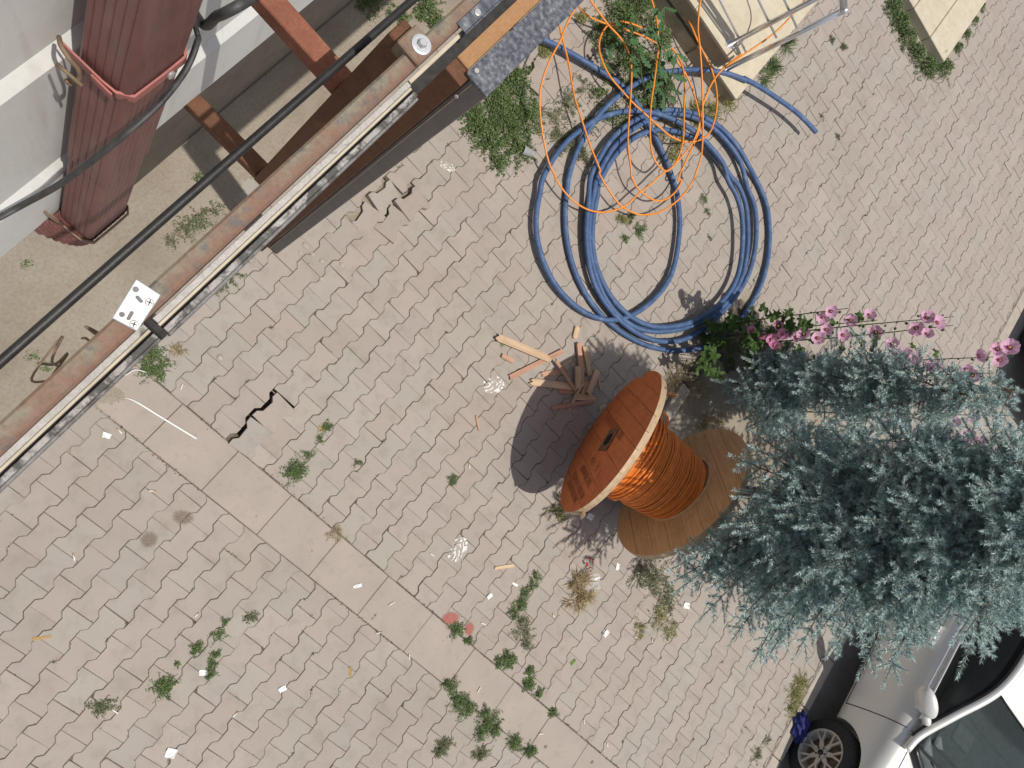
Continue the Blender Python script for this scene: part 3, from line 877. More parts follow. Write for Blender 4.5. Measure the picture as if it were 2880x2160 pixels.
box('strut', -0.40, -0.1465, 0.498, 0.534, 2.987, 3.0185, MAT['rust_brown'], fr, 0.002, off)
box('angle_plate', -0.052, -0.0375, 0.585, 0.92, ZR + 0.0005, ZR + 0.003, MAT['speckle'], fr, 0.0006, off)
box('angle_plate', -0.0372, -0.0350, 0.585, 0.92, ZR - 0.05, ZR + 0.003, MAT['speckle'], fr, 0.0006, off)
disc('screw', (-0.0445, 0.618, ZR + 0.003), 0.0045, 0.0015, 'steel', fr, (0, 0, 1), off)
for (px_, py_, D) in ((312, 925, 0.9), (150, 1040, 0.92)):
    c = at(px_, py_, CAM_H - D)
    pts = [c + Vector((random.uniform(-.02, .02), random.uniform(-.035, .035), random.uniform(-.012, .012))) for _ in range(9)]
    tw = tube('tie_wire', [p - off for p in catmull(pts, 6)], 0.0014, MAT['old_iron'], fr, 6)

# black conduit alongside the frame
cd = tube('black_conduit', [Vector((-0.1185, y_, CAM_H - 0.95 + 0.002 * math.sin(y_ * 5))) for y_ in np.linspace(-0.5, 1.3, 30)], 0.0056, MAT['black_rubber'], None, 12)
tag(cd, 'straight black rubber conduit running beside the rusty rail', 'conduit')

# ------------------------------------------------------------------ steel portal with grey cladding, standing on the paving
pt = empty('door_portal', (-0.05, 1.17, 0.0))
tag(pt, 'brown steel portal with dark grey cladding standing beside the lifted pavers', 'portal')
off = pt.location
ZT = CAM_H - 1.78
hexa('leg', [(-0.135, 1.118, 0), (-0.085, 1.118, 0), (-0.085, 1.162, 0), (-0.135, 1.162, 0)], [(-0.052, 1.128, ZT - 0.002), (0.0105, 1.128, ZT - 0.002), (0.0105, 1.175, ZT - 0.002), (-0.052, 1.175, ZT - 0.002)], MAT['rust_brown'], pt, 0.002, off)
hexa('cladding', [(-0.076, 1.165, 0.02), (-0.016, 1.165, 0.02), (-0.016, 1.25, 0.02), (-0.076, 1.25, 0.02)], [(0.0140, 1.163, ZT), (0.0760, 1.163, ZT), (0.0760, 1.25, ZT), (0.0140, 1.25, ZT)], MAT['darkgrey'], pt, 0.003, off)
hexa('cladding_trim', [(-0.068, 1.1615, 0.02), (-0.0655, 1.1615, 0.02), (-0.0655, 1.1645, 0.02), (-0.068, 1.1645, 0.02)], [(0.0250, 1.1595, ZT - 0.004), (0.0275, 1.1595, ZT - 0.004), (0.0275, 1.1625, ZT - 0.004), (0.0250, 1.1625, ZT - 0.004)], MAT['strip'], pt, 0.0, off)
box('beam', -0.064, -0.0055, 1.176, 4.4, ZT - 0.075, ZT + 0.004, MAT['rust_orange'], pt, 0.003, off)
cp = box('cap', -0.0035, 0.0755, 1.158, 4.4, ZT + 0.004, ZT + 0.016, MAT['speckle'], pt, 0.002, off)
cp['label'] = 'dark blue-grey speckled cap of the beam'
box('cladding', 0.010, 0.072, 1.2505, 4.4, ZT - 0.09, ZT + 0.0038, MAT['darkgrey'], pt, 0.002, off)
disc('screw', (0.010, 1.185, ZT + 0.016), 0.007, 0.002, 'alu', pt, (0, 0, 1), off)
disc('screw', (0.022, 1.159, ZT - 0.10), 0.006, 0.003, 'alu', pt, (0, -1, 0.2), off)

# ------------------------------------------------------------------ entrance steps with railing, stone ramp
st = empty('entrance_steps', (1.3, 5.2, 0))
tag(st, 'cream stone entrance steps with steel railing at the top edge', 'steps')
off = st.location
def tread(x0, x1, y0, y1, z, joints):
    xs = [x0] + joints + [x1]
    for a, b in zip(xs[:-1], xs[1:]):
        box('tread', a + 0.001, b - 0.001, y0, y1, z - 0.03, z, MAT['marble'], st, 0.003, off)
tread(1.045, 1.580, 4.735, 7.0, 0.17, [])
tread(-0.8, 1.305, 4.735, 7.0, 0.34, [0.25, 0.80])
box('riser', -0.8, 1.285, 4.757, 7.0, 0.171, 0.3095, MAT['travertine'], st, 0.0, off)
box('riser', -0.8, 1.56, 4.757, 7.0, -0.02, 0.1395, MAT['travertine'], st, 0.0, off)
box('side_slab', 1.06, 1.50, 4.742, 4.756, 0.0, 0.1385, MAT['travertine'], st, 0.002, off)
box('side_slab', 0.55, 1.04, 4.742, 4.756, 0.0, 0.1385, MAT['travertine'], st, 0.002, off)
box('side_slab', 0.55, 1.25, 4.742, 4.756, 0.173, 0.3085, MAT['travertine'], st, 0.002, off)

rl = empty('stair_railing', (1.34, 4.825, 0.17))
tag(rl, 'polished stainless railing on the stone steps', 'railing')
off = rl.location
def lean(x, y, z0, z1): return [Vector((x, y, z0)), Vector((x + 0.045 * (z1 - z0), y + 0.03 * (z1 - z0), z1))]
p1 = lean(1.345, 4.825, 0.168, 1.235); p2 = lean(1.185, 4.812, 0.338, 1.42)
tube('post', p1, 0.021, MAT['chrome'], rl, 18, off=off)
tube('post', p2, 0.021, MAT['chrome'], rl, 18, off=off)
sp = bmesh.new(); bmesh.ops.create_uvsphere(sp, u_segments=16, v_segments=10, radius=0.030)
for v_ in sp.verts: v_.co += p1[1] - off
bm_obj('ball_joint', sp, MAT['chrome'], rl, True)
hd = Vector((-0.28, -0.01, 0.15))
tube('handrail', [p1[1], p1[1] + hd * 4.0], 0.026, MAT['chrome'], rl, 18, off=off)
for h, k in ((0.235, 1), (0.52, 1), (0.70, 1)):
    a = p1[0] + (p1[1] - p1[0]) * (h / 1.067) + Vector((-0.045, -0.012, 0.02))
    tube('rod', [a, a + Vector((-1.2, -0.06, 0.22))], 0.0085, MAT['chrome'], rl, 12, off=off)
for p in (p1[0], p2[0]): disc('foot_flange', p, 0.036, 0.008, 'chrome', rl, (0, 0, 1), off, 20)

rp = empty('stone_ramp', (2.6, 8.0, 0))
tag(rp, 'beige stone slab platform edged with weeds at the upper right', 'platform')
off = rp.location
xx = 3.06
for wdt in (0.30, 0.34, 0.34, 0.34, 0.34, 0.34):
    box('stone_slab', xx - wdt + 0.003, xx - 0.003, 7.36, 11.0, -0.02, 0.105, MAT['marble'], rp, 0.006, off)
    xx -= wdt

# ------------------------------------------------------------------ cable reel lying on its rims
RL = dict(c=(2.283, 1.706), yaw=0.141, lean=-0.246, R=0.554)
RR = dict(c=(2.955, 1.831), yaw=0.012, lean=-0.045, R=0.557)
def flange_frame(f):
    yaw, ln, R = f['yaw'], f['lean'], f['R']
    n = Vector((-math.cos(yaw) * math.cos(ln), -math.sin(yaw) * math.cos(ln), math.sin(ln)))   # faces the camera side
    u = Vector((-math.sin(yaw), math.cos(yaw), 0))
    w = n.cross(u)
    if w.z < 0: w = -w
    return Vector((*f['c'], R * w.z)), n.normalized(), u, w.normalized()
reel = empty('cable_reel', (2.6, 1.77, 0.0))
tag(reel, 'large wooden cable reel wound with orange cable and lying on its rims', 'cable reel')
off = reel.location
def circle_strip(R, a, b, n=22, notch=None):
    """polygon of the disc between x=a and x=b"""
    P = []
    a_, b_ = max(-R, a), min(R, b)
    for i in range(n + 1):
        x_ = a_ + (b_ - a_) * i / n; P.append((x_, -math.sqrt(max(0, R * R - x_ * x_))))
    for i in range(n + 1):
        x_ = b_ - (b_ - a_) * i / n; P.append((x_, math.sqrt(max(0, R * R - x_ * x_))))
    Q = []
    for p in P:
        if not Q or (abs(p[0] - Q[-1][0]) + abs(p[1] - Q[-1][1])) > 1e-4: Q.append(p)
    if abs(Q[0][0] - Q[-1][0]) + abs(Q[0][1] - Q[-1][1]) < 1e-4: Q.pop()
    return Q
def strip_solid(name, poly, z0, z1, mat, parent, M, rim=None, side_mat=None):
    bm = bmesh.new()
    ins = poly_inset(poly, 0.0012)
    n = len(poly)
    lo = [bm.verts.new((x_, y_, z0)) for x_, y_ in poly]
    mid = [bm.verts.new((x_, y_, z1 - 0.0012)) for x_, y_ in poly]
    top = [bm.verts.new((x_, y_, z1)) for x_, y_ in ins]
    bm.faces.new(lo[::-1]); f = bm.faces.new(top)
    sides = []
    for i in range(n):
        j = (i + 1) % n
        sides.append(bm.faces.new((lo[i], lo[j], mid[j], mid[i]))); bm.faces.new((mid[i], mid[j], top[j], top[i]))
    if side_mat:
        for s_ in sides: s_.material_index = 1
    me = bpy.data.meshes.new(name); bmesh.ops.recalc_face_normals(bm, faces=bm.faces); bm.to_mesh(me); bm.free()
    me.materials.append(MAT[mat])
    if side_mat: me.materials.append(MAT[side_mat])
    o = bpy.data.objects.new(name, me); link(o, parent); o.matrix_local = M
    return o
def frame_matrix(c, n, u, w, ang):
    """local x across boards, y along boards, z = n"""
    ca, sa = math.cos(ang), math.sin(ang)
    yv = w * ca - u * sa           # along the boards
    xv = yv.cross(n)
    M = Matrix((xv, yv, n)).transposed().to_4x4()
    M.translation = c - off
    return M

cL, nL, uL, wL = flange_frame(RL)
ML = frame_matrix(cL, nL, uL, wL, math.radians(24))
flL = bpy.data.objects.new('flange', bpy.data.meshes.new('flange')); 
def jag(poly, amp, seed):
    r = random.Random(seed); return [(x_ + r.uniform(-amp, amp), y_ + r.uniform(-amp, amp)) for x_, y_ in poly]
# hidden inner layer is the flange's own mesh, the painted outer boards are its pieces
def disc_mesh(name, R, z0, z1, mat, parent, M, cut=None, seg=72):
    poly = [(R * math.cos(2 * math.pi * i / seg), R * math.sin(2 * math.pi * i / seg)) for i in range(seg)]
    if cut: poly = cut(poly)
    return strip_solid(name, poly, z0, z1, mat, parent, M)
flL = disc_mesh('flange', 0.549, -0.046, -0.0245, 'wood_rim', reel, ML)
flL['label'] = 'left flange painted orange with black stencil writing'
seams = [-0.56, -0.445, -0.335, -0.235, -0.115, 0.055, 0.235, 0.40, 0.56]
I4 = Matrix()
for k in range(len(seams) - 1):
    a, b = seams[k] + 0.0012, seams[k + 1] - 0.0012
    poly = circle_strip(0.5545, a, b)
    if k == 0:      # the outermost board is broken off
        poly = jag(clip_half(poly, 1, -0.24, True), 0.002, 3)
    o = strip_solid('plank', poly, -0.024, 0.0 + random.uniform(-0.0012, 0.0008), 'flange_paint', flL, I4, side_mat='wood_rim')
# hub plate with hole
hp = prism('hub_plate', [(-0.085, -0.085), (0.085, -0.085), (0.085, 0.085), (-0.085, 0.085)], 0.0012, 0.006, MAT['plate_old'], flL, 0.0015, M=Matrix.Rotation(math.radians(20), 4, 'Z'))
lathe('hub_hole', [(0.0001, 0.0068), (0.044, 0.0068), (0.047, 0.0061), (0.05, 0.0061)], MAT['void'], flL, seg=28)
for a in (45, 135, 225, 315):
    r_ = math.radians(a + 20); disc('bolt', (0.098 * math.cos(r_), 0.098 * math.sin(r_), 0.006), 0.008, 0.004, 'old_iron', flL, (0, 0, 1))
# stencil writing: rows of worn letter strokes, too faded to read except a K, an O and an S
def letters(name, x0, y0, cell, n, h, seed, forms=None):
    r = random.Random(seed)
    V, Fc = [], []
    def stroke(p, q, wd):
        a, b = Vector(p), Vector(q); d = (b - a)
        if d.length < 1e-5: return
        nn = Vector((-d.y, d.x)).normalized() * wd / 2
        i = len(V); V.extend([(c.x, c.y, 0.0022) for c in (a - nn, b - nn, b + nn, a + nn)]); Fc.append((i, i + 1, i + 2, i + 3))
    GL = {'K': [((0, 0), (0, 1)), ((0, .45), (.6, 1)), ((.15, .55), (.6, 0))], 'O': [((.05, .1), (.05, .9)), ((.1, 1), (.5, 1)), ((.55, .9), (.55, .1)), ((.5, 0), (.1, 0))], 'S': [((.55, .95), (.1, .95)), ((.05, .9), (.05, .55)), ((.1, .5), (.5, .5)), ((.55, .45), (.55, .1)), ((.5, .03), (.05, .03))], 'U': [((.05, 1), (.05, .1)), ((.1, 0), (.5, 0)), ((.55, .1), (.55, 1))], 'N': [((.05, 0), (.05, 1)), ((.05, 1), (.55, 0)), ((.55, 0), (.55, 1))], 'I': [((.3, 0), (.3, 1))], 'A': [((0, 0), (.3, 1)), ((.3, 1), (.6, 0)), ((.12, .4), (.48, .4))], 'R': [((.05, 0), (.05, 1)), ((.05, 1), (.5, .95)), ((.52, .9), (.5, .55)), ((.5, .5), (.1, .5)), ((.2, .5), (.58, 0))]}
    for i in range(n):
        ch = forms[i] if forms else r.choice('UNIARN')
        if ch == ' ': continue
        for (p, q) in GL[ch]:
            f = lambda t: (x0 - t[1] * h + r.uniform(-.0015, .0015), y0 + (i * cell + t[0] * cell * 1.15) + r.uniform(-.002, .002))
            stroke(f(p), f(q), 0.0042)
    o = mesh_obj(name, V, Fc, MAT['stencil'], flL); o['kind'] = 'stuff'; return o
# rows run along the boards, from the right rim side to the left one
letters('stencil_row', -0.058, -0.40, 0.041, 15, 0.06, 3, 'RUANRAUNUNARUNN')
letters('stencil_row', 0.200, -0.05, 0.048, 7, 0.045, 4, 'KOI S S')
letters('stencil_row', 0.300, -0.12, 0.034, 11, 0.05, 5, 'NUNARNUIARU')
letters('stencil_row', 0.385, -0.20, 0.038, 13, 0.045, 6, 'RUANUNIANURUN')
letters('stencil_row', 0.445, -0.20, 0.036, 12, 0.04, 8, 'UNUANRUNAUNR')
# broken splinter at the top of the left flange
hexa('splinter', [(0.405, 0.30, -0.05), (0.455, 0.26, -0.05), (0.475, 0.36, -0.05), (0.43, 0.39, -0.05)], [(0.41, 0.30, -0.03), (0.445, 0.27, -0.03), (0.455, 0.345, -0.03), (0.435, 0.37, -0.03)], MAT['wood_rim'], flL, 0.001)

cR, nR, uR, wR = flange_frame(RR)
MR = frame_matrix(cR, nR, uR, wR, math.radians(39))
flR = disc_mesh('flange', 0.555, -0.048, -0.0245, 'wood_rim', reel, MR)
flR['label'] = 'right flange of bare brown boards dotted with nail holes'
seams = [-0.56, -0.43, -0.315, -0.185, -0.085, 0.045, 0.175, 0.30, 0.43, 0.56]
for k in range(len(seams) - 1):
    strip_solid('plank', circle_strip(0.558, seams[k] + 0.001, seams[k + 1] - 0.001), -0.024, random.uniform(-0.001, 0.001), 'wood_flange', flR, I4, side_mat='wood_rim')
V, Fc = [], []
for rad, cnt in ((0.50, 44), (0.40, 30), (0.46, 9)):
    for i in range(cnt):
        a = 2 * math.pi * (i + random.uniform(-.3, .3)) / cnt; rr = rad + random.uniform(-.012, .012)
        c = (rr * math.cos(a), rr * math.sin(a)); b = len(V); s_ = random.uniform(0.0022, 0.004)
        V += [(c[0] + s_ * math.cos(q * math.pi / 3), c[1] + s_ * math.sin(q * math.pi / 3), 0.0016) for q in range(6)]; Fc.append(tuple(range(b, b + 6)))
o = mesh_obj('nail_holes', V, Fc, MAT['nail'], flR); o['kind'] = 'stuff'
lathe('hub_ring', [(0.262, 0.001), (0.262, 0.02), (0.275, 0.02), (0.275, 0.001)], MAT['wood_flange'], flR, seg=48)
# drum core
axis_pts = [cL - nL * 0.04, cR]
ax = (axis_pts[1] - axis_pts[0])
e1 = ax.normalized().cross(Vector((0, 0, 1))).normalized(); e2 = e1.cross(ax.normalized()).normalized()
if e2.z < 0: e1, e2 = -e1, -e2
def drum_r(t): return 0.285 - 0.035 * t + 0.02 * math.sin(math.pi * t)
core = []
for i in range(12):
    core.append(axis_pts[0] + ax * (0.13 + 0.83 * i / 11))
tube('core', [p - off for p in core], [0.22] * 12, MAT['wood_flange'], reel, 28)
# winding: one long helix with slack and strays, lying between the flange planes
pts = []
turns, seg = 38, 44
rr_ = random.Random(5)
slack = [rr_.uniform(-0.006, 0.008) for _ in range(turns + 2)]
for i in range(turns * seg + 1):
    a = 2 * math.pi * i / seg; t = i / (turns * seg)
    tt = 0.02 + 0.95 * t + 0.006 * math.sin(a * 1.0 + 3 * math.sin(t * 20))
    k = i // seg; f = (i % seg) / seg
    r_ = drum_r(t) + slack[k] * (1 - f) + slack[k + 1] * f
    d = e1 * math.cos(a) + e2 * math.sin(a)
    pl = cL - nL * 0.056 + (d - nL * d.dot(nL)) * 0; 
    base = axis_pts[0] + ax * tt
    # follow the lean of the flanges
    p = base + d * r_
    lean_ = (1 - tt) * math.tan(0.23)
    p += ax.normalized() * (-(p - base).z * lean_ * 0.9)
    pts.append(p - off)
wnd = tube('wound_cable', pts, 0.0080, MAT['orange_reel'], reel, 7)
# second, loose layer near the left flange
pts = []
for i in range(9 * seg + 1):
    a = 2 * math.pi * i / seg; t = i / (9 * seg)
    tt = 0.06 + 0.26 * t + 0.02 * math.sin(a + 7 * t)
    d = e1 * math.cos(a) + e2 * math.sin(a)
    base = axis_pts[0] + ax * tt
    p = base + d * (drum_r(tt) + 0.018 + 0.016 * (1 + math.sin(a * 1 + 9 * t)) * (0.5 + 0.5 * math.sin(a - 0.3)))
    p += ax.normalized() * (-(p - base).z * (1 - tt) * 0.2)
    pts.append(p - off)
tube('wound_cable', pts, 0.0080, MAT['orange_reel'], reel, 7)
z1 = zc(1780, 1020, 340, 2014)
tube('cable_end', [p - off for p in catmull([z1(500, 820, 0.86), z1(570, 900, 0.86), z1(580, 1000, 0.84), z1(560, 1130, 0.80), z1(640, 1250, 0.72)], 8)], 0.0083, MAT['orange_reel'], reel, 8)
tube('cable_end', [p - off for p in catmull([z1(560, 530, 0.75), z1(640, 530, 0.75), z1(705, 548, 0.74)], 6)], 0.0083, MAT['orange_reel'], reel, 8)
tube('cable_end', [p - off for p in catmull([z1(470, 480, 0.72), z1(520, 400, 0.73), z1(555, 360, 0.72)], 6)], 0.0083, MAT['orange_reel'], reel, 8)

# ------------------------------------------------------------------ blue hose coil
A = zc(1400, 0, 720); B = zc(1400, 500, 800); S = zc(1850, 0, 600)
H = []
def add(fn, pts, z):
    for k, (x_, y_) in enumerate(pts):
        zz = z if not isinstance(z, tuple) else z[0] + (z[1] - z[0]) * k / max(1, len(pts) - 1)
        H.append(fn(x_, y_, zz))
add(A, [(120, 190), (400, 340), (650, 470), (900, 620), (1070, 740), (1200, 890), (1290, 1050), (1380, 1220), (1460, 1400), (1530, 1600)], (0.10, 0.03))
add(B, [(1395, 130), (1415, 330), (1400, 530), (1360, 720), (1280, 870), (1150, 1000), (1000, 1085), (850, 1105), (700, 1060), (560, 960), (440, 820), (350, 640), (303, 450), (300, 280), (330, 100)], (0.05, 0.065))
add(A, [(390, 1540), (480, 1370), (600, 1220), (720, 1120), (850, 1035), (1000, 980), (1150, 957), (1300, 965), (1450, 1005), (1600, 1075), (1720, 1155), (1850, 1285), (1950, 1420)], (0.075, 0.11))
add(B, [(1790, 20), (1860, 150), (1898, 300), (1905, 470), (1890, 650), (1850, 800), (1770, 930), (1640, 1050), (1480, 1130), (1300, 1160), (1150, 1140), (1020, 1070), (900, 950), (810, 800), (755, 640), (735, 470), (745, 300), (775, 130)], (0.11, 0.035))
add(A, [(870, 1600), (950, 1440), (1060, 1290), (1200, 1180), (1350, 1125), (1500, 1130), (1660, 1175), (1800, 1265), (1920, 1390), (2010, 1520)], (0.035, 0.055))
add(B, [(1870, 60), (1925, 200), (1945, 400), (1935, 600), (1895, 780), (1800, 940), (1660, 1080), (1480, 1160), (1300, 1195), (1120, 1180), (960, 1090), (850, 960), (775, 800), (725, 620), (708, 450), (718, 280), (748, 110)], (0.05, 0.055))
add(A, [(850, 1560), (920, 1400), (1020, 1250), (1150, 1130), (1300, 1040), (1450, 990), (1600, 990), (1750, 1040), (1900, 1140), (2030, 1290), (2110, 1440)], (0.05, 0.06))
add(B, [(1935, 60), (1995, 220), (2010, 400), (1995, 580), (1945, 760), (1850, 920), (1730, 1060), (1580, 1190), (1420, 1265), (1240, 1268), (1080, 1205), (930, 1090), (800, 920), (730, 760), (695, 560), (690, 380), (705, 200)], (0.04, 0.075))
add(A, [(800, 1540), (870, 1380), (970, 1220), (1100, 1095), (1250, 1005), (1420, 955), (1580, 955), (1750, 1000), (1920, 1100), (2060, 1250), (2150, 1400)], (0.075, 0.08))
add(B, [(2010, 20), (2080, 180), (2110, 360), (2108, 560), (2070, 760), (2000, 930), (1900, 1090), (1760, 1230), (1580, 1320), (1380, 1345), (1180, 1310), (1000, 1225), (850, 1110), (720, 960), (620, 780), (560, 600), (530, 420), (525, 240), (540, 80)], (0.035, 0.03))
add(A, [(610, 1540), (650, 1400), (710, 1250), (780, 1130), (880, 985), (1000, 865), (1150, 750), (1300, 670), (1450, 625), (1650, 602), (1850, 612), (2000, 640), (2150, 695)], (0.04, 0.20))
add(S, [(900, 815), (1080, 915), (1260, 1035), (1420, 1150), (1540, 1260), (1640, 1370)], (0.19, 0.155))
hp_ = catmull(H, 7)
hs = tube('hose_coil', hp_, 0.0205, MAT['hose'], None, 12)
tag(hs, 'loose coil of thick blue plastic hose lying on the paving', 'hose')

# ------------------------------------------------------------------ orange cable thrown over the coil
z0 = 0.13
O = []
def oc(*parts):
    out = []
    for fn, pts, z in parts:
        for k, (x_, y_) in enumerate(pts):
            zz = z if not isinstance(z, tuple) else z[0] + (z[1] - z[0]) * k / max(1, len(pts) - 1)
            out.append(fn(x_, y_, zz))
    O.append((catmull(out, 8), 0.0072))
oc((A, [(740, -80), (680, 50), (600, 200), (540, 350), (450, 520), (400, 650), (365, 800), (368, 1000), (395, 1200), (440, 1400), (500, 1530)], (0.4, 0.12)), (B, [(450, 10), (520, 110), (600, 190), (700, 247), (800, 268), (900, 255), (1000, 210), (1100, 120), (1200, 40)], 0.12), (A, [(1400, 1520), (1520, 1430), (1610, 1330), (1690, 1220), (1740, 1080), (1775, 900), (1850, 720), (1950, 590), (2100, 470)], (0.13, 0.4)), (S, [(700, 690), (900, 560), (1200, 350), (1400, 150), (1530, -10), (1620, -180)], (0.42, 0.9)))
oc((A, [(520, 170), (560, 340), (610, 540), (660, 820), (730, 1050), (800, 1260), (880, 1460)], (0.14, 0.12)), (B, [(790, -30), (860, 90), (950, 210), (1050, 270), (1130, 288), (1250, 270), (1370, 200), (1460, 110), (1530, 0)], 0.12), (A, [(1700, 1530), (1755, 1360), (1770, 1200), (1770, 1000), (1765, 700), (1745, 400), (1730, 250), (1740, 80), (1765, -80)], (0.13, 0.6)))
oc((A, [(740, -90), (800, 0), (870, 100), (960, 220), (1060, 330), (1130, 460), (1155, 600), (1150, 800), (1135, 1000), (1125, 1250), (1150, 1450)], (0.3, 0.14)), (B, [(1040, -10), (1080, 70), (1140, 130), (1220, 175), (1300, 170), (1380, 110), (1430, 20)], 0.12), (A, [(1560, 1540), (1630, 1380), (1700, 1230), (1745, 1080), (1720, 900), (1660, 720), (1600, 600), (1540, 525)], (0.13, 0.17)))
oc((A, [(640, 0), (690, 50), (770, 130), (870, 180), (950, 210), (1080, 250), (1200, 290), (1310, 340), (1400, 390), (1460, 440)], (0.15, 0.14)))
oc((A, [(1245, 240), (1150, 203), (1050, 187), (960, 212), (900, 290), (875, 400), (900, 520), (970, 660), (1070, 780), (1170, 890), (1300, 1010), (1400, 1100), (1500, 1180), (1620, 1225), (1750, 1208), (1840, 1130), (1890, 950), (1890, 780), (1850, 610), (1790, 480), (1730, 360), (1670, 220), (1600, 80), (1540, -60)], (0.14, 0.22)))
oc((A, [(1290, -120), (1330, 0), (1370, 150), (1385, 300), (1380, 480), (1350, 720), (1325, 900), (1315, 1100), (1325, 1280), (1360, 1390), (1420, 1460), (1470, 1475), (1540, 1400), (1590, 1270), (1605, 1150), (1610, 950), (1615, 700), (1590, 560), (1540, 460), (1500, 415)], (0.3, 0.16)))
ocab = tubes('orange_cable', O, MAT['orange'], None, 8)
tag(ocab, 'thin orange cable in tangled loops over the blue hose coil', 'cable')

# ------------------------------------------------------------------ broken wood around the reel
Wd = zc(1400, 880, 360, 2133)
def plank(p, q, width, thick, z, mat, label, za=None, jag_=0.5, seed=0):
    r = random.Random(seed)
    a, b = Wd(*p, z) if isinstance(p, tuple) else p, Wd(*q, z if za is None else za) if isinstance(q, tuple) else q
    d = b - a; L = d.length; dx = d.normalized()
    dy = Vector((0, 0, 1)).cross(dx).normalized(); dz = dx.cross(dy)
    n = 5
    bm = bmesh.new(); rows = []
    for e, x_ in ((0, 0.0), (1, 0.12 * L), (2, 0.5 * L), (3, 0.88 * L), (4, L)):
        row = []
        for k in range(n):
            y_ = (k / (n - 1) - 0.5) * width
            xx_ = x_
            if e == 0: xx_ -= r.uniform(-0.2, 1) * jag_ * width * 0.6
            if e == 4: xx_ += r.uniform(-0.4, 1) * jag_ * width * 0.8
            row.append((xx_, y_))
        rows.append(row)
    top = [[bm.verts.new((x_, y_, thick + r.uniform(-.0008, .0008))) for x_, y_ in row] for row in rows]
    bot = [[bm.verts.new((x_, y_, 0)) for x_, y_ in row] for row in rows]
    for i in range(4):
        for k in range(n - 1):
            bm.faces.new((top[i][k], top[i + 1][k], top[i + 1][k + 1], top[i][k + 1]))
            bm.faces.new((bot[i][k], bot[i][k + 1], bot[i + 1][k + 1], bot[i + 1][k]))
        bm.faces.new((top[i][0], bot[i][0], bot[i + 1][0], top[i + 1][0]))
        bm.faces.new((top[i][-1], top[i + 1][-1], bot[i + 1][-1], bot[i][-1]))
    for k in range(n - 1):
        bm.faces.new((top[0][k], top[0][k + 1], bot[0][k + 1], bot[0][k])); bm.faces.new((top[-1][k], bot[-1][k], bot[-1][k + 1], top[-1][k + 1]))
    o = bm_obj('wood_offcut', bm, MAT[mat])
    M = Matrix((dx, dy, dz)).transposed().to_4x4(); M.translation = a
    o.matrix_world = M
    tag(o, label, 'wood scrap', 'broken reel boards on the paving')
    return o
T = 0.018
plank((10, 420), (830, 760), 0.052, T, 0.022, 'wood_pale', 'long pale split board with reddish streak, topmost at the pile\'s left', 0.03, 1.0, 1)
plank((190, 1075), (1060, 640), 0.036, T, 0.001, 'wood_pink', 'long pinkish board lying under the pale split board', 0.006, 0.3, 2)
plank((60, 715), (245, 810), 0.032, 0.02, 0.0, 'wood_pink', 'short stubby offcut left of the pale split board', None, 0.5, 3)
plank((1310, 235), (1270, 400), 0.040, 0.022, 0.0, 'wood_pale', 'small split block alone beside the blue hose', None, 0.6, 4)
plank((1340, 540), (1395, 1200), 0.036, T, 0.022, 'wood_pink', 'upright reddish board whose splintered end sticks into the sun', 0.03, 1.0, 5)
plank((1430, 570), (1520, 1040), 0.034, T, 0.002, 'wood_pale', 'board beside the reddish one, cut square in the sun', None, 0.3, 6)
plank((960, 800), (1290, 1300), 0.022, 0.014, 0.045, 'wood_pink', 'slim pointed stick crossing the middle of the wood pile', 0.04, 1.0, 7)
plank((560, 1150), (1200, 1235), 0.050, 0.024, 0.004, 'wood_pale', 'wide splintered board at the pile\'s left edge, half in shadow', None, 1.0, 8)
plank((740, 1025), (1080, 960), 0.036, 0.012, 0.001, 'wood_pink', 'ragged reddish sliver above the wide splintered board', None, 1.0, 9)
plank((1320, 900), (1320, 1260), 0.040, T, 0.046, 'wood_pale', 'short blunt board standing out in the middle of the pile', 0.05, 0.3, 10)
plank((1640, 980), (1500, 1330), 0.046, T, 0.028, 'wood_pale', 'broad board slanting at the right side of the pile', 0.035, 0.7, 11)
plank((1060, 880), (1220, 785), 0.018, 0.012, 0.001, 'wood_pale', 'small thin stick lying in the shadow edge', None, 0.4, 12)
plank((1030, 1295), (1290, 1320), 0.034, 0.014, 0.001, 'wood_pink', 'torn reddish chip below the wide splintered board', None, 1.0, 13)
plank((1400, 1180), (1240, 1490), 0.022, 0.012, 0.05, 'wood_pale', 'pale pointed splinter lying on top of the pile\'s lower end', 0.02, 1.0, 14)
plank((890, 1585), (1570, 1470), 0.030, T, 0.003, 'wood_pink', 'long straight lath at the foot of the pile nearest the reel', 0.006, 0.2, 15)
plank((1300, 1400), (1600, 1420), 0.044, 0.012, 0.010, 'wood_pale', 'flat board with two nail holes behind the straight lath', None, 1.0, 16)
plank((1400, 1350), (1480, 1140), 0.034, T, 0.012, 'wood_pink', 'dark reddish board half buried under the broad board', None, 0.5, 17)
plank((1210, 1490), (1190, 1640), 0.012, 0.008, 0.001, 'wood_pale', 'tiny sliver poking out beyond the straight lath', None, 0.8, 18)
plank((1670, 1080), (1710, 1290), 0.010, 0.006, 0.001, 'wood_pale', 'thin matchlike sliver to the right of the broad board', None, 0.8, 19)
plank((1690, 1590), (1760, 1530), 0.022, 0.012, 0.001, 'wood_pale', 'small chip lying against the orange flange', None, 0.6, 20)
pa, pb = at(1392, 1598), at(1442, 1590)
plank(pa, pb, 0.022, 0.010, 0, 'wood_pale', 'single wood chip on bare paving left of the paper scraps', None, 0.8, 21)
plank(at(1338, 1170), at(1346, 1210), 0.012, 0.010, 0, 'wood_pink', 'small orange-brown peg of wood alone on the paving', None, 0.8, 22)

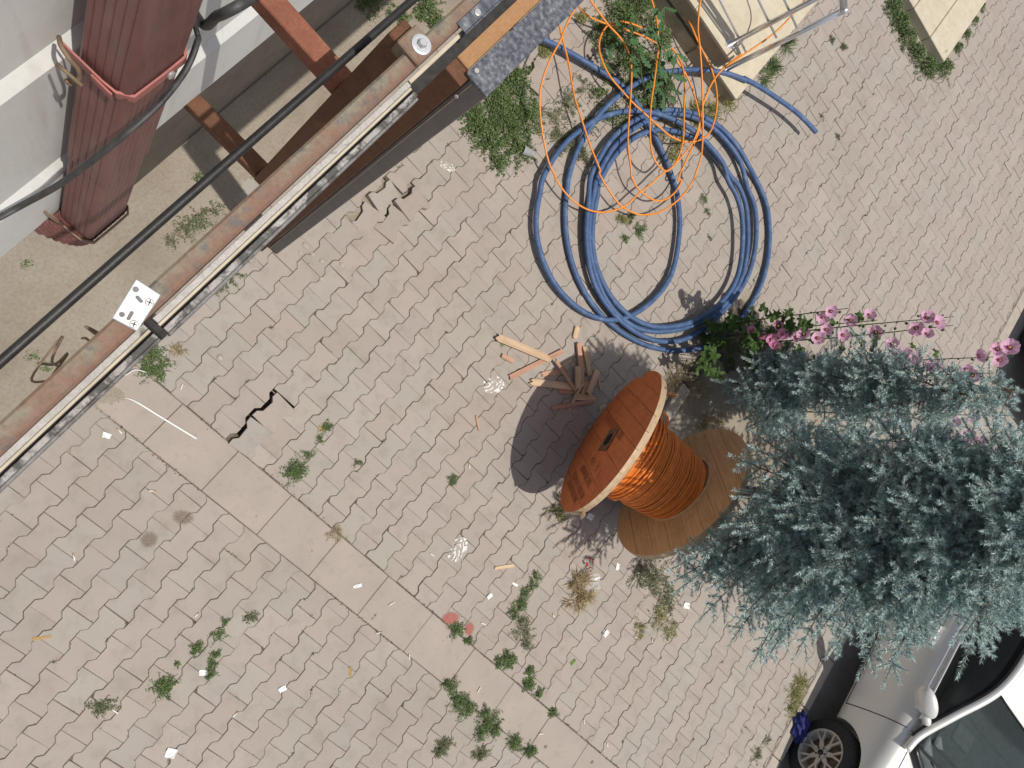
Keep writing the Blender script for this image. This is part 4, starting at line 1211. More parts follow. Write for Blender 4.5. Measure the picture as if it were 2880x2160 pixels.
# ------------------------------------------------------------------ parked cars
from mathutils.bvhtree import BVHTree
def build_wheel(parent, off, c, side):
    """wheel whose outer face looks along side * X"""
    q = Vector((side, 0, 0)).to_track_quat('Z', 'Y').to_matrix().to_4x4()
    M = Matrix.Translation(Vector(c) - off) @ q
    R = 0.305
    w = lathe('wheel', [(0.155, -0.12), (0.195, -0.115), (0.200, -0.02), (0.204, -0.004), (0.196, 0.0), (0.186, -0.012), (0.180, -0.075), (0.06, -0.085), (0.0001, -0.085)], MAT['rim'], parent, seg=56, M=M)
    lathe('tyre', [(0.200, -0.16), (0.27, -0.185), (0.298, -0.175), (R, -0.155), (R, -0.045), (0.298, -0.02), (0.278, -0.002), (0.245, 0.002), (0.215, -0.004), (0.203, -0.012)], MAT['tyre'], w, seg=56, M=M)
    bm = bmesh.new()
    def bar(p, q_, w0, w1, z0, z1, t):
        a, b = Vector(p), Vector(q_); d = (b - a).normalized(); n = Vector((-d.y, d.x))
        vs = []
        for (pt_, wd, zz) in ((a, w0, z0), (b, w1, z1)):
            for s_ in (-1, 1):
                for dz in (-t, 0): vs.append(bm.verts.new((pt_.x + n.x * wd * s_ / 2, pt_.y + n.y * wd * s_ / 2, zz + dz)))
        for f in ((0, 1, 3, 2), (4, 6, 7, 5), (0, 4, 5, 1), (2, 3, 7, 6), (1, 5, 7, 3), (0, 2, 6, 4)): bm.faces.new([vs[i] for i in f])
    for k in range(7):
        a = 2 * math.pi * k / 7
        def pol(r_, an): return (r_ * math.cos(an), r_ * math.sin(an))
        bar(pol(0.03, a), pol(0.095, a), 0.05, 0.036, -0.024, -0.020, 0.02)
        bar(pol(0.088, a), pol(0.190, a - 0.21), 0.020, 0.017, -0.0205, -0.010, 0.02)
        bar(pol(0.088, a), pol(0.190, a + 0.21), 0.020, 0.017, -0.0205, -0.010, 0.02)
    bevel_all(bm, 0.002)
    for v_ in bm.verts: v_.co = M @ v_.co
    bm_obj('spokes', bm, MAT['rim'], w)
    lathe('hub_cap', [(0.052, -0.03), (0.052, -0.016), (0.045, -0.012), (0.03, -0.014), (0.0001, -0.014)], MAT['rim'], w, seg=28, M=M)
    lathe('hub_badge', [(0.026, -0.0135), (0.024, -0.0095), (0.0001, -0.0095)], MAT['trim'], w, seg=22, M=M)
    for k in range(5):
        an = 2 * math.pi * k / 5 + 0.3
        lathe('wheel_bolt', [(0.0085, -0.02), (0.0085, -0.011), (0.0001, -0.011)], MAT['void'], w, seg=10, M=M @ Matrix.Translation((0.040 * math.cos(an), 0.040 * math.sin(an), 0)))
    # brake drum behind the spokes
    lathe('brake_disc', [(0.150, -0.065), (0.150, -0.058), (0.05, -0.058)], MAT['old_iron'], w, seg=36, M=M)

def car(xc, yf, paint, label):
    root = empty('parked_car', (xc, yf + 2.2, ROAD_Z))
    tag(root, label, 'car', 'cars parked along the kerb')
    off = Vector((0, 0, 0))
    # local frame: x across (camera side negative), y from the front bumper back, z above the road
    o0 = Vector((0, -2.2, 0))
    stn = [(0.0, 0.60, 0.26, 0.52, 0.58), (0.05, 0.74, 0.24, 0.60, 0.66), (0.30, 0.82, 0.21, 0.70, 0.755), (0.85, 0.865, 0.20, 0.80, 0.86), (1.30, 0.872, 0.20, 0.855, 0.925), (1.85, 0.875, 0.20, 0.875, 0.935), (2.6, 0.875, 0.20, 0.895, 0.945), (3.45, 0.868, 0.20, 0.915, 0.965), (4.05, 0.84, 0.22, 0.92, 0.985), (4.38, 0.76, 0.26, 0.84, 0.92), (4.45, 0.64, 0.30, 0.72, 0.78)]
    bm = bmesh.new(); rings = []
    for (y_, W, zb, zs, zt) in stn:
        half = [(0, zb), (W * 0.80, zb), (W * 0.965, zb + 0.05), (W * 0.992, zb + 0.17), (W * 1.002, (zb + zs) / 2 + 0.06), (W * 0.985, zs - 0.10), (W * 0.945, zs - 0.012), (W * 0.86, zs + 0.03), (W * 0.5, zt - 0.012), (0, zt)]
        ring = [(x_, z_) for x_, z_ in half] + [(-x_, z_) for x_, z_ in half[-2:0:-1]]
        rings.append([bm.verts.new((x_, y_, z_)) for x_, z_ in ring])
    n = len(rings[0])
    for a, b in zip(rings[:-1], rings[1:]):
        for i in range(n): bm.faces.new((a[i], a[(i + 1) % n], b[(i + 1) % n], b[i]))
    bm.faces.new(rings[0][::-1]); bm.faces.new(rings[-1])
    bmesh.ops.recalc_face_normals(bm, faces=bm.faces)
    me = bpy.data.meshes.new('body_cage'); bm.to_mesh(me); bm.free()
    tmp = bpy.data.objects.new('body_cage', me); COL.objects.link(tmp)
    md = tmp.modifiers.new('s', 'SUBSURF'); md.levels = 2; md.render_levels = 2
    cutters = []
    for yw in (0.85, 3.45):
        for sx in (-1, 1):
            cm = bmesh.new(); bmesh.ops.create_cone(cm, cap_ends=True, segments=48, radius1=0.345, radius2=0.345, depth=0.5)
            for v_ in cm.verts: v_.co = Vector((v_.co.z + sx * 0.87, v_.co.x + yw, v_.co.y + 0.315))
            cme = bpy.data.meshes.new('cut'); cm.to_mesh(cme); cm.free()
            co = bpy.data.objects.new('cut', cme); COL.objects.link(co); cutters.append(co)
            bo = tmp.modifiers.new('b', 'BOOLEAN'); bo.operation = 'DIFFERENCE'; bo.object = co; bo.solver = 'EXACT'
    dg = bpy.context.evaluated_depsgraph_get(); dg.update()
    me2 = bpy.data.meshes.new_from_object(tmp.evaluated_get(dg))
    for c_ in cutters + [tmp]: bpy.data.objects.remove(c_, do_unlink=True)
    me2.name = 'body'; me2.materials.clear(); me2.materials.append(MAT[paint])
    me2.polygons.foreach_set('use_smooth', [True] * len(me2.polygons))
    try: me2.set_sharp_from_angle(angle=math.radians(35))
    except Exception: pass
    me2.transform(Matrix.Translation(o0))
    body = bpy.data.objects.new('body', me2); link(body, root)
    bvh = BVHTree.FromPolygons([v_.co for v_ in me2.vertices], [tuple(p.vertices) for p in me2.polygons])
    def surf(y_, z_, side=-1, out=0.0):
        h = bvh.ray_cast(Vector((side * 2, y_ - 2.2, z_)), Vector((-side, 0, 0)))[0]
        return (h if h else Vector((side * 0.86, y_ - 2.2, z_))) + Vector((side * out, 0, 0))
    def top(x_, y_, out=0.0):
        h = bvh.ray_cast(Vector((x_, y_ - 2.2, 3)), Vector((0, 0, -1)))[0]
        return (h if h else Vector((x_, y_ - 2.2, 0.9))) + Vector((0, 0, out))
    def L(p): return Vector(p) + o0
    P = MAT[paint]
    # greenhouse curves (camera side; mirrored for the far side)
    def uc(sx): return catmull([L((sx * 0.775, 1.20, 0.885)), L((sx * 0.755, 1.36, 0.925)), L((sx * 0.695, 1.62, 1.055)), L((sx * 0.60, 1.98, 1.225)), L((sx * 0.570, 2.35, 1.292)), L((sx * 0.565, 2.85, 1.300)), L((sx * 0.60, 3.30, 1.215)), L((sx * 0.69, 3.78, 0.985))], 8)
    def belt(sx): return [L((sx * (0.800 - 0.01 * t), 1.46 + 2.2 * t, 0.905 + 0.055 * t)) for t in np.linspace(0, 1, 24)]
    for sx in (-1, 1):
        U = uc(sx); Bt = belt(sx)
        tube('window_frame', U, 0.034, P, root, 10)
        tube('window_trim', [p + Vector((sx * 0.028, 0, -0.016)) for p in U[6:-4]], 0.015, MAT['trim'], root, 8)
        tube('belt_strip', [p + Vector((sx * 0.012, 0, 0.0)) for p in Bt], 0.009, MAT['chrome'], root, 8)
        ys = [p.y for p in U]
        V, Fc = [], []
        m = 6
        for p in Bt:
            k = min(range(len(U)), key=lambda i: abs(U[i].y - p.y)); q_ = U[k] + Vector((sx * 0.01, 0, 0))
            for j in range(m):
                t_ = j / (m - 1); b_ = p.lerp(q_, t_) + Vector((sx * 0.018 * math.sin(math.pi * t_), 0, 0)); V.append(b_)
        for i in range(len(Bt) - 1):
            for j in range(m - 1): Fc.append((i * m + j, (i + 1) * m + j, (i + 1) * m + j + 1, i * m + j + 1))
        mesh_obj('side_window', V, Fc, MAT['glass_dark'], root, True)
        ib = min(range(len(Bt)), key=lambda i: abs(Bt[i].y - (2.47 - 2.2)))
        iu = min(range(len(U)), key=lambda i: abs(U[i].y - (2.50 - 2.2)))
        tube('door_pillar', [Bt[ib] + Vector((sx * 0.01, 0, 0)), (Bt[ib] + U[iu]) / 2 + Vector((sx * 0.02, 0, 0)), U[iu] + Vector((sx * 0.005, 0, 0))], 0.022, MAT['trim'], root, 8)
    def sheet(name, low, high, mat, bulge, m=10, nu=20):
        V, Fc = [], []
        for i in range(nu + 1):
            s_ = -1 + 2 * i / nu
            for j in range(m + 1):
                t_ = j / m
                a = low(s_); b = high(s_); V.append(L(tuple(a[k] + (b[k] - a[k]) * t_ for k in range(3))) + Vector((0, 0, bulge * math.sin(math.pi * t_))))
        for i in range(nu):
            for j in range(m): Fc.append((i * (m + 1) + j, (i + 1) * (m + 1) + j, (i + 1) * (m + 1) + j + 1, i * (m + 1) + j + 1))
        return mesh_obj(name, V, Fc, mat, root, True)
    wlow = lambda s_: (0.735 * s_, 1.30 - 0.24 * (1 - s_ * s_), 0.905 + 0.035 * (1 - s_ * s_))
    whigh = lambda s_: (0.59 * s_, 1.965 - 0.09 * (1 - s_ * s_), 1.232 + 0.075 * (1 - s_ ** 2))
    sheet('windscreen', wlow, whigh, MAT['glass'], 0.012)
    rlow = lambda s_: (0.57 * s_, 2.98 + 0.05 * (1 - s_ * s_), 1.275 + 0.055 * (1 - s_ * s_))
    sheet('roof', whigh, rlow, P, 0.028)
    rear = lambda s_: (0.66 * s_, 3.72 + 0.12 * (1 - s_ * s_), 0.975 + 0.03 * (1 - s_ * s_))
    sheet('rear_window', rlow, rear, MAT['glass_dark'], 0.02)
    tube('cowl', [L(wlow(s_)) + Vector((0, -0.035, -0.012)) for s_ in np.linspace(-1.0, 1.0, 24)], 0.034, MAT['trim'], root, 8)
    tube('windscreen_trim', [L(whigh(s_)) + Vector((0, 0, 0.004)) for s_ in np.linspace(-0.97, 0.97, 20)], 0.008, MAT['trim'], root, 6)
    wp = [L(wlow(s_)) + Vector((0, 0.03 + 0.10 * (1 + s_), 0.025 + 0.05 * (1 + s_))) for s_ in np.linspace(-0.75, 0.1, 12)]
    tube('wiper', wp, 0.007, MAT['trim'], root, 6)
    # cabin
    box('interior', -0.70, 0.70, 1.28 - 2.2, 3.6 - 2.2, 0.88, 0.962, MAT['interior'], root, 0.01)
    box('dashboard', -0.66, 0.66, 1.36 - 2.2, 1.74 - 2.2, 0.963, 1.005, MAT['interior'], root, 0.015)
    for xs in (-0.36, 0.36):
        s_ = bmesh.new(); add_box(s_, xs - 0.22, xs + 0.22, 2.15 - 2.2, 2.34 - 2.2, 0.965, 1.13); bevel_all(s_, 0.05, 3)
        st_ = bm_obj('seat', s_, MAT['seat'], root, True)
        box('headrest', xs - 0.11, xs + 0.11, 2.24 - 2.2, 2.33 - 2.2, 1.135, 1.20, MAT['seat'], root, 0.02)
    box('sun_card', -0.55, -0.30, 1.50 - 2.2, 1.66 - 2.2, 1.008, 1.016, MAT['seat'], root, 0.004)
    # panel gaps
    for yy in (1.33, 2.39):
        tube('door_gap', [surf(yy + 0.04 * (z_ - 0.3), z_, -1, 0.0005) for z_ in np.linspace(0.30, 0.865, 16)], 0.0045, MAT['trim'], root, 6)
    tube('sill_gap', [surf(y_, 0.30, -1, 0.0005) for y_ in np.linspace(1.33, 3.05, 20)], 0.004, MAT['trim'], root, 6)
    tube('bonnet_gap', [top(-0.72 + 0.10 * t, 1.20 - 1.1 * t, 0.0005) for t in np.linspace(0, 1, 18)], 0.004, MAT['trim'], root, 6)
    # handle, mirror
    h0, h1 = surf(2.10, 0.76, -1, 0.018), surf(2.27, 0.77, -1, 0.018)
    tube('door_handle', catmull([surf(2.10, 0.76, -1, -0.005), h0, (h0 + h1) / 2 + Vector((-0.006, 0, 0)), h1, surf(2.27, 0.77, -1, -0.005)], 5), 0.016, P, root, 10)
    for sx in (-1, 1):
        mm = bmesh.new(); bmesh.ops.create_uvsphere(mm, u_segments=24, v_segments=16, radius=1.0)
        for v_ in mm.verts:
            c_ = v_.co.copy()
            yb = c_.y * (0.055 if c_.y < 0 else 0.030)
            v_.co = Vector((c_.x * 0.135 * (1 + 0.12 * c_.z), yb * 1.2, c_.z * 0.092))
        Mm = Matrix.Translation(L((sx * 0.925, 1.575, 0.965))) @ Matrix.Rotation(sx * math.radians(38), 4, 'Z')
        for v_ in mm.verts: v_.co = Mm @ v_.co
        mi = bm_obj('wing_mirror', mm, P, root, True)
        tube('mirror_foot', catmull([L((sx * 0.76, 1.46, 0.935)), L((sx * 0.82, 1.50, 0.94)), L((sx * 0.86, 1.525, 0.945))], 5), [0.035, 0.036, 0.036, 0.035, 0.034, 0.033, 0.032, 0.031, 0.031, 0.03, 0.03], P, mi, 12)
    for yw in (0.85, 3.45):
        build_wheel(root, off, (-0.868, yw - 2.2, 0.305), -1)
        build_wheel(root, off, (0.868, yw - 2.2, 0.305), 1)
    bl = bmesh.new(); add_box(bl, -0.62, -0.40, -2.215, -2.12, 0.52, 0.60); bevel_all(bl, 0.02, 2)
    bm_obj('headlight', bl, MAT['glass'], root, True)
    bl = bmesh.new(); add_box(bl, 0.40, 0.62, -2.215, -2.12, 0.52, 0.60); bevel_all(bl, 0.02, 2)
    bm_obj('headlight', bl, MAT['glass'], root, True)
    return root
car(6.735, 0.45, 'car_white', 'white saloon car with alloy wheels in front of the spruce')
car(6.90, 5.66, 'car_silver', 'pale grey car at the right edge beyond the hollyhocks')

# ------------------------------------------------------------------ plants: shared leaf makers
def np_obj(name, V, Fq, mat, parent=None):
    me = bpy.data.meshes.new(name)
    V = np.asarray(V, np.float32); Fq = np.asarray(Fq, np.int32)
    k = Fq.shape[1]
    me.vertices.add(len(V)); me.vertices.foreach_set('co', V.ravel())
    me.loops.add(Fq.size); me.loops.foreach_set('vertex_index', Fq.ravel())
    me.polygons.add(len(Fq)); me.polygons.foreach_set('loop_start', np.arange(0, Fq.size, k, dtype=np.int32))
    me.update(calc_edges=True); me.validate()
    o = bpy.data.objects.new(name, me); me.materials.append(mat)
    return link(o, parent)

def leaf_quads(P, D, L, W, r):
    n = len(P)
    D = D / (np.linalg.norm(D, axis=1)[:, None] + 1e-9)
    side = np.cross(D, np.array([0, 0, 1.0]) + 0.5 * r.normal(size=(n, 3)))
    side /= np.linalg.norm(side, axis=1)[:, None] + 1e-9
    nrm = np.cross(side, D)
    a = P; c = P + D * L[:, None] - nrm * (L * 0.15)[:, None]
    b = P + D * (L * 0.55)[:, None] + side * (W / 2)[:, None]; d = P + D * (L * 0.55)[:, None] - side * (W / 2)[:, None]
    V = np.stack([a, b, c, d], 1).reshape(-1, 3)
    return V, np.arange(4 * n).reshape(n, 4)

def weeds(label, blobs, n, mat='weed', h=0.07, leaf=0.013, seed=None, blade=False, cat='weed', name='weed_clump', group='weeds growing through the paving'):
    r = np.random.default_rng(seed if seed is not None else abs(hash(label)) % 9999 if False else sum(map(ord, label)))
    Ps, Ds = [], []
    tot = sum(b[2] ** 2 for b in blobs)
    for px, py, rad in blobs:
        c = at(px, py, 0.0); m = max(6, int(n * rad ** 2 / tot))
        ns = max(3, int(m / 26))
        ang = r.uniform(0, 6.283, ns); ln = rad * (0.45 + 0.75 * r.random(ns)); c0 = r.normal(0, rad * 0.30, (ns, 2))
        s = r.integers(0, ns, m); t = r.random(m) ** 0.75
        x = c.x + c0[s, 0] + np.cos(ang[s]) * ln[s] * t + r.normal(0, 0.006, m)
        y = c.y + c0[s, 1] + np.sin(ang[s]) * ln[s] * t + r.normal(0, 0.006, m)
        d2 = np.sqrt((x - c.x) ** 2 + (y - c.y) ** 2) / rad
        z = h * np.clip(1.15 - d2, 0.08, 1) * r.random(m) ** 0.6 + 0.004
        Ps.append(np.stack([x, y, z], 1))
        out = np.stack([np.cos(ang[s]), np.sin(ang[s]), np.zeros(m)], 1)
        Ds.append(out * 0.5 + r.normal(0, 0.7, (m, 3)) + np.array([0, 0, 0.35 if not blade else 0.9]))
    P = np.concatenate(Ps); D = np.concatenate(Ds); m = len(P)
    if blade:
        P[:, 2] = 0.002; L = leaf * (3 + 4 * r.random(m)); W = leaf * 0.32 * np.ones(m)
    else:
        L = leaf * (0.6 + 0.9 * r.random(m)); W = L * (0.45 + 0.3 * r.random(m))
    V, Fq = leaf_quads(P, D, L, W, r)
    c = Vector((float(P[:, 0].mean()), float(P[:, 1].mean()), 0))
    V[:, 2] = np.maximum(V[:, 2], 0.0015)
    root = empty(name, c)
    np_obj('foliage', V - np.array(tuple(c)), Fq, MAT[mat], root)
    # a little soil gathered round the roots
    sv, sf = [], []
    for px, py, rad in blobs:
        q = at(px, py); b0 = len(sv); ns_ = 16; sv.append((q.x - c.x, q.y - c.y, 0.005))
        for i in range(ns_):
            a = 6.2832 * i / ns_; rr_2 = rad * (0.5 + 0.28 * r.random()); sv.append((q.x - c.x + math.cos(a) * rr_2, q.y - c.y + math.sin(a) * rr_2, -0.003))
        for i in range(ns_): sf.append((b0, b0 + 1 + i, b0 + 1 + (i + 1) % ns_))
    so = mesh_obj('root_soil', sv, sf, MAT['earth'], root, True); so['kind'] = 'stuff'
    # creeping stems
    paths = []
    for k in range(min(14, 3 + n // 60)):
        px, py, rad = blobs[int(r.integers(0, len(blobs)))]
        q = at(px, py); a = r.uniform(0, 6.283); ln = rad * r.uniform(0.5, 1.1)
        p0 = Vector((q.x, q.y, 0.003)); p2 = p0 + Vector((math.cos(a) * ln, math.sin(a) * ln, r.uniform(0.002, h * 0.5))); p1 = (p0 + p2) / 2 + Vector((r.normal(0, .01), r.normal(0, .01), h * 0.3))
        paths.append((catmull([p0, p1, p2], 4), 0.0013))
    so = tubes('stem', paths, MAT['straw' if mat in ('straw',) else 'stem'], root, 4, off=c); so['kind'] = 'stuff'
    root.location = c
    tag(root, label, cat, group)
    return root
Wl = [
 ('dense green mat of weeds beside the speckled cap', [(1340, 330, .10), (1400, 280, .13), (1450, 230, .12), (1430, 350, .14), (1380, 400, .09), (1480, 330, .11), (1460, 420, .08), (1400, 455, .06), (1350, 370, .09)], 7500, 'weed', .09, .015),
 ('weed patch on bare ground under the black conduit', [(520, 640, .08), (560, 610, .07), (480, 680, .045), (600, 590, .045)], 700, 'weed_dull', .06, .012),
 ('grey-green weeds just right of the aluminium track', [(690, 715, .05), (645, 765, .055), (605, 805, .05)], 420, 'weed_dull', .05, .012),
 ('bright round weed clump below the zinc bracket', [(425, 1005, .085), (400, 975, .055), (440, 1045, .06)], 1100, 'weed', .05, .010),
 ('small weed tuft on bare ground beside the downpipe foot', [(560, 505, .045)], 240, 'weed', .05, .011),
 ('tiny weed on bare ground at the left picture edge', [(75, 745, .04)], 130, 'weed', .04, .011),
 ('straggly weed left of the rusty rail', [(95, 1005, .05), (130, 1030, .035)], 170, 'weed', .04, .011),
 ('bushy little clump touching the gutter above its middle', [(828, 1325, .055)], 560, 'weed', .05, .010),
 ('thin line of weeds in the joint above the bushy gutter clump', [(920, 1203, .035), (900, 1240, .025), (868, 1275, .028)], 330, 'weed', .035, .009),
 ('lone tuft between pavers left of the reel shadow', [(1272, 1350, .034)], 170, 'weed', .03, .009),
 ('little weed sprig between the gutter and lone tuft', [(1005, 1302, .025)], 80, 'weed_dull', .02, .008),
 ('dark round clump alone in the near paving', [(463, 1930, .05)], 560, 'weed', .04, .009),
 ('upright strip of weeds right of the dark round clump', [(596, 1868, .028), (590, 1895, .026), (612, 1842, .022)], 360, 'weed', .035, .009),
 ('zigzag weeds in joints above the upright strip', [(630, 1746, .022), (612, 1785, .03), (560, 1815, .03), (545, 1838, .02), (500, 1870, .015)], 420, 'weed', .03, .009),
 ('pale open weed rosette in the near left paving', [(284, 1984, .05)], 230, 'weed_dull', .03, .011),
 ('small weed right of the zigzag joint weeds', [(706, 1736, .03)], 150, 'weed_dull', .025, .009),
 ('large weed clump straddling the gutter edge', [(1290, 1972, .055), (1265, 1930, .045), (1312, 1988, .05)], 1200, 'weed', .07, .010),
 ('dark green clump at the gutter, right of the large one', [(1372, 2030, .065), (1388, 2050, .05), (1352, 2062, .04), (1362, 2000, .03)], 1200, 'weed', .07, .010),
 ('olive weed clump near the bottom edge', [(1248, 2092, .042), (1236, 2112, .04)], 460, 'weed_dull', .05, .010),
 ('loose sprawling weed just right of the olive one', [(1350, 2120, .05)], 300, 'weed_dull', .04, .010),
 ('fresh green weed between pavers at the gutter bottom', [(1445, 2085, .045)], 420, 'weed', .045, .010),
 ('rounded weed beside the fresh green one', [(1492, 2110, .038)], 420, 'weed', .045, .010),
 ('weed clump next to the red sprayed paver', [(1282, 1773, .042), (1318, 1800, .025)], 520, 'weed', .045, .010),
 ('rounded bushy weed on the gutter\'s right edge', [(1429, 1851, .05), (1402, 1862, .03)], 650, 'weed', .05, .010),
 ('dark weed with a big leaf right of the gutter', [(1486, 1923, .042), (1512, 1950, .03), (1490, 1890, .03)], 480, 'weed', .05, .012),
 ('wiry faded weed in the middle right paving', [(1471, 1773, .06), (1480, 1805, .05), (1465, 1742, .04)], 560, 'weed_dull', .05, .010),
 ('elongated green weed above the wiry faded one', [(1461, 1699, .045), (1445, 1722, .035), (1475, 1670, .035)], 620, 'weed', .05, .010),
 ('little green weed at the top of that row', [(1505, 1625, .04), (1495, 1648, .03)], 260, 'weed', .04, .010),
 ('small weed at the far end of the gutter joint', [(1556, 2003, .03)], 200, 'weed', .03, .009),
 ('weedy patch at the foot of the reel\'s right flange', [(1834, 1630, .12), (1872, 1680, .10), (1800, 1612, .07)], 1200, 'weed_dull', .08, .013),
 ('yellowing weeds beyond the reel at the spruce edge', [(1850, 1735, .09), (1800, 1762, .06), (1885, 1765, .07)], 700, 'weed_yellow', .06, .011),
 ('thick yellow-green clump growing along the kerb', [(2237, 1950, .085), (2252, 1915, .07), (2225, 1992, .06)], 1500, 'weed_yellow', .05, .010),
 ('low weed by the kerb near the bottom edge', [(2128, 2122, .055), (2160, 2080, .03)], 260, 'weed_dull', .03, .010),
 ('lush weeds crowding the side of the entrance steps', [(1740, 60, .15), (1790, 20, .15), (1700, 110, .10), (1765, 160, .13), (1822, 200, .12), (1850, 110, .10), (1860, 260, .10)], 6500, 'weed', .20, .016),
 ('tangled weeds under the arching blue hose', [(1760, 265, .10), (1722, 330, .08), (1830, 290, .10), (1700, 215, .07), (1680, 270, .06)], 2200, 'weed', .10, .013),
 ('yellowish grass patch inside the top of the coil', [(1850, 385, .08), (1902, 405, .08), (1885, 440, .08), (1900, 362, .09)], 900, 'weed_yellow', .09, .012),
 ('faded creeping weeds left of the hose coil', [(1600, 290, .09), (1560, 330, .09), (1640, 250, .07), (1570, 385, .07)], 900, 'weed_dull', .05, .012),
 ('creeping weeds under the left loops of the hose', [(1602, 400, .09), (1640, 440, .06), (1660, 350, .06)], 800, 'weed_dull', .06, .012),
 ('dark hedge of weeds round the stone platform corner', [(2508, 25, .10), (2528, 65, .10), (2548, 105, .10), (2572, 150, .10), (2602, 190, .11), (2650, 192, .10), (2630, 160, .09)], 4200, 'weed', .16, .017),
 ('narrow strip of weeds along the platform\'s right side', [(2737, 58, .045), (2715, 95, .045), (2692, 130, .05), (2757, 18, .045)], 900, 'weed', .08, .014),
 ('green tuft pair in the middle of the coil', [(1798, 648, .045), (1775, 615, .035)], 420, 'weed', .05, .010),
 ('yellow-tipped tuft left of the green pair', [(1750, 618, .04)], 260, 'weed_yellow', .05, .010),
 ('single little weed below the green pair', [(1758, 672, .03)], 130, 'weed', .03, .009),
 ('weeds in a joint inside the coil\'s right half', [(1975, 560, .035), (1990, 595, .025), (1995, 670, .02)], 230, 'weed', .03, .009),
 ('weed bed on bare ground beyond the black conduit', [(1035, 15, .09), (1100, 35, .05), (1130, 50, .05)], 800, 'weed', .08, .014),
 ('weeds seen between the rusty rail and bare ground', [(1190, 20, .09), (1225, 70, .06)], 900, 'weed', .08, .014),
 ('small weed under the speckled cap\'s edge', [(1530, 150, .045)], 220, 'weed_yellow', .05, .011),
 ('yellowish tuft between hose and cap', [(1632, 52, .05)], 220, 'weed_yellow', .05, .011),
 ('yellow-green weeds at the left flange\'s foot', [(1568, 1440, .06), (1592, 1408, .05)], 520, 'weed_yellow', .05, .010),
 ('tuft in the joint just right of the steps', [(2372, 135, .035), (2340, 110, .03)], 230, 'weed_dull', .03, .011),
 ('little weed in the open paving beyond the hose end', [(2355, 385, .028), (2310, 330, .022)], 140, 'weed_dull', .02, .009),
]
for (lab, blobs, n, mat, h, lf) in Wl: weeds(lab, [(a_, b_, c_ * 1.24) for a_, b_, c_ in blobs], int(n * 2.3), mat, h * 0.65, lf * 0.82)
weeds('grass blades along the lower step\'s edge', [(2208, 122, .06), (2172, 182, .05), (2150, 215, .05)], 420, 'weed', .05, .020, blade=True, name='grass_tuft', cat='grass')
weeds('grass under the free arch of the blue hose', [(2035, 285, .08), (1992, 312, .08), (1950, 332, .08)], 700, 'weed_yellow', .05, .018, blade=True, name='grass_tuft', cat='grass')
weeds('heap of dry straw beside the clear plastic bag', [(1622, 1640, .075), (1640, 1670, .06), (1615, 1690, .05)], 420, 'straw', .03, .018, blade=True, name='dry_grass', cat='grass')
weeds('dead grass in the shade beyond the reel', [(1905, 1075, .14), (1960, 1110, .12), (1990, 1190, .12)], 520, 'straw', .05, .018, blade=True, name='dry_grass', cat='grass')
weeds('dry yellow tuft right of the bright round clump', [(500, 985, .03)], 90, 'straw', .03, .010, blade=True, name='dry_grass', cat='grass')
weeds('dry grass tuft where two gutter slabs meet', [(938, 1492, .028), (950, 1510, .02)], 110, 'straw', .03, .009, blade=True, name='dry_grass', cat='grass')

# moss and crumbs in the paving joints
r = np.random.default_rng(4)
Ps = []
O12 = np.array(OUT)
for (cx, cy) in JOINT_PTS:
    dens = 0.5 + 0.9 * float(vnoise(np.array(cx * 1.1), np.array(cy * 1.1), 21))
    if cx > 2.2 and cy > 3.5: dens += 0.15
    if cy < 0.35: dens += 0.15
    if r.random() > dens: continue
    m = int(r.integers(3, 16))
    e = r.integers(0, 12, m); t_ = r.random(m)[:, None]
    p = O12[e] * (1 - t_) + O12[(e + 1) % 12] * t_
    p = p * 1.012 + r.normal(0, 0.0018, p.shape)
    Ps.append(np.stack([cx + p[:, 0], cy + p[:, 1], np.full(m, -0.006) + r.random(m) * 0.006], 1))
for sx_, cnt in ((0.158, 900), (-0.154, 900)):
    xs = r.uniform(-0.1, 5.6, cnt); ok = vnoise(xs * 2.5, xs * 0 + sx_ * 9, 33) > -0.15; xs = xs[ok]
    Ps.append(np.stack([xs, sx_ + r.normal(0, 0.004, len(xs)), np.full(len(xs), -0.004) + r.random(len(xs)) * 0.008], 1))
xs = r.uniform(-1.5, 9, 900); Ps.append(np.stack([5.66 + r.normal(0, 0.006, 900), xs, np.full(900, -0.004) + r.random(900) * 0.012], 1)[vnoise(xs * 2.0, xs * 0, 35) > 0.1])
P = np.concatenate(Ps); n = len(P)
V, Fq = leaf_quads(P, r.normal(0, 1, (n, 3)) + np.array([0, 0, 0.5]), 0.005 + 0.008 * r.random(n), 0.003 + 0.004 * r.random(n), r)
mo = np_obj('joint_moss', V, Fq, MAT['moss']); tag(mo, 'moss and dry crumbs in the paving joints', 'moss', kind='stuff')
# tiny seedlings rooted in the joints
Ps = []
for k in range(420):
    cx, cy = JOINT_PTS[int(r.integers(0, len(JOINT_PTS)))]
    if float(vnoise(np.array(cx * 0.9), np.array(cy * 0.9), 52)) < -0.15: continue
    e = int(r.integers(0, 12)); t0 = r.random(); m = int(r.integers(6, 26))
    t_ = np.clip(t0 + r.normal(0, 0.22, m), 0, 1)[:, None]
    p = (O12[e] * (1 - t_) + O12[(e + 1) % 12] * t_) * 1.012 + r.normal(0, 0.003, (m, 2))
    Ps.append(np.stack([cx + p[:, 0], cy + p[:, 1], 0.001 + r.random(m) * 0.008], 1))
P = np.concatenate(Ps); n = len(P)
V, Fq = leaf_quads(P, r.normal(0, 1, (n, 3)) + np.array([0, 0, 0.5]), 0.005 + 0.007 * r.random(n), 0.003 + 0.003 * r.random(n), r)
mo = np_obj('joint_seedlings', V, Fq, MAT['weed_dull']); tag(mo, 'tiny green seedlings along the paving joints', 'weed', kind='stuff')
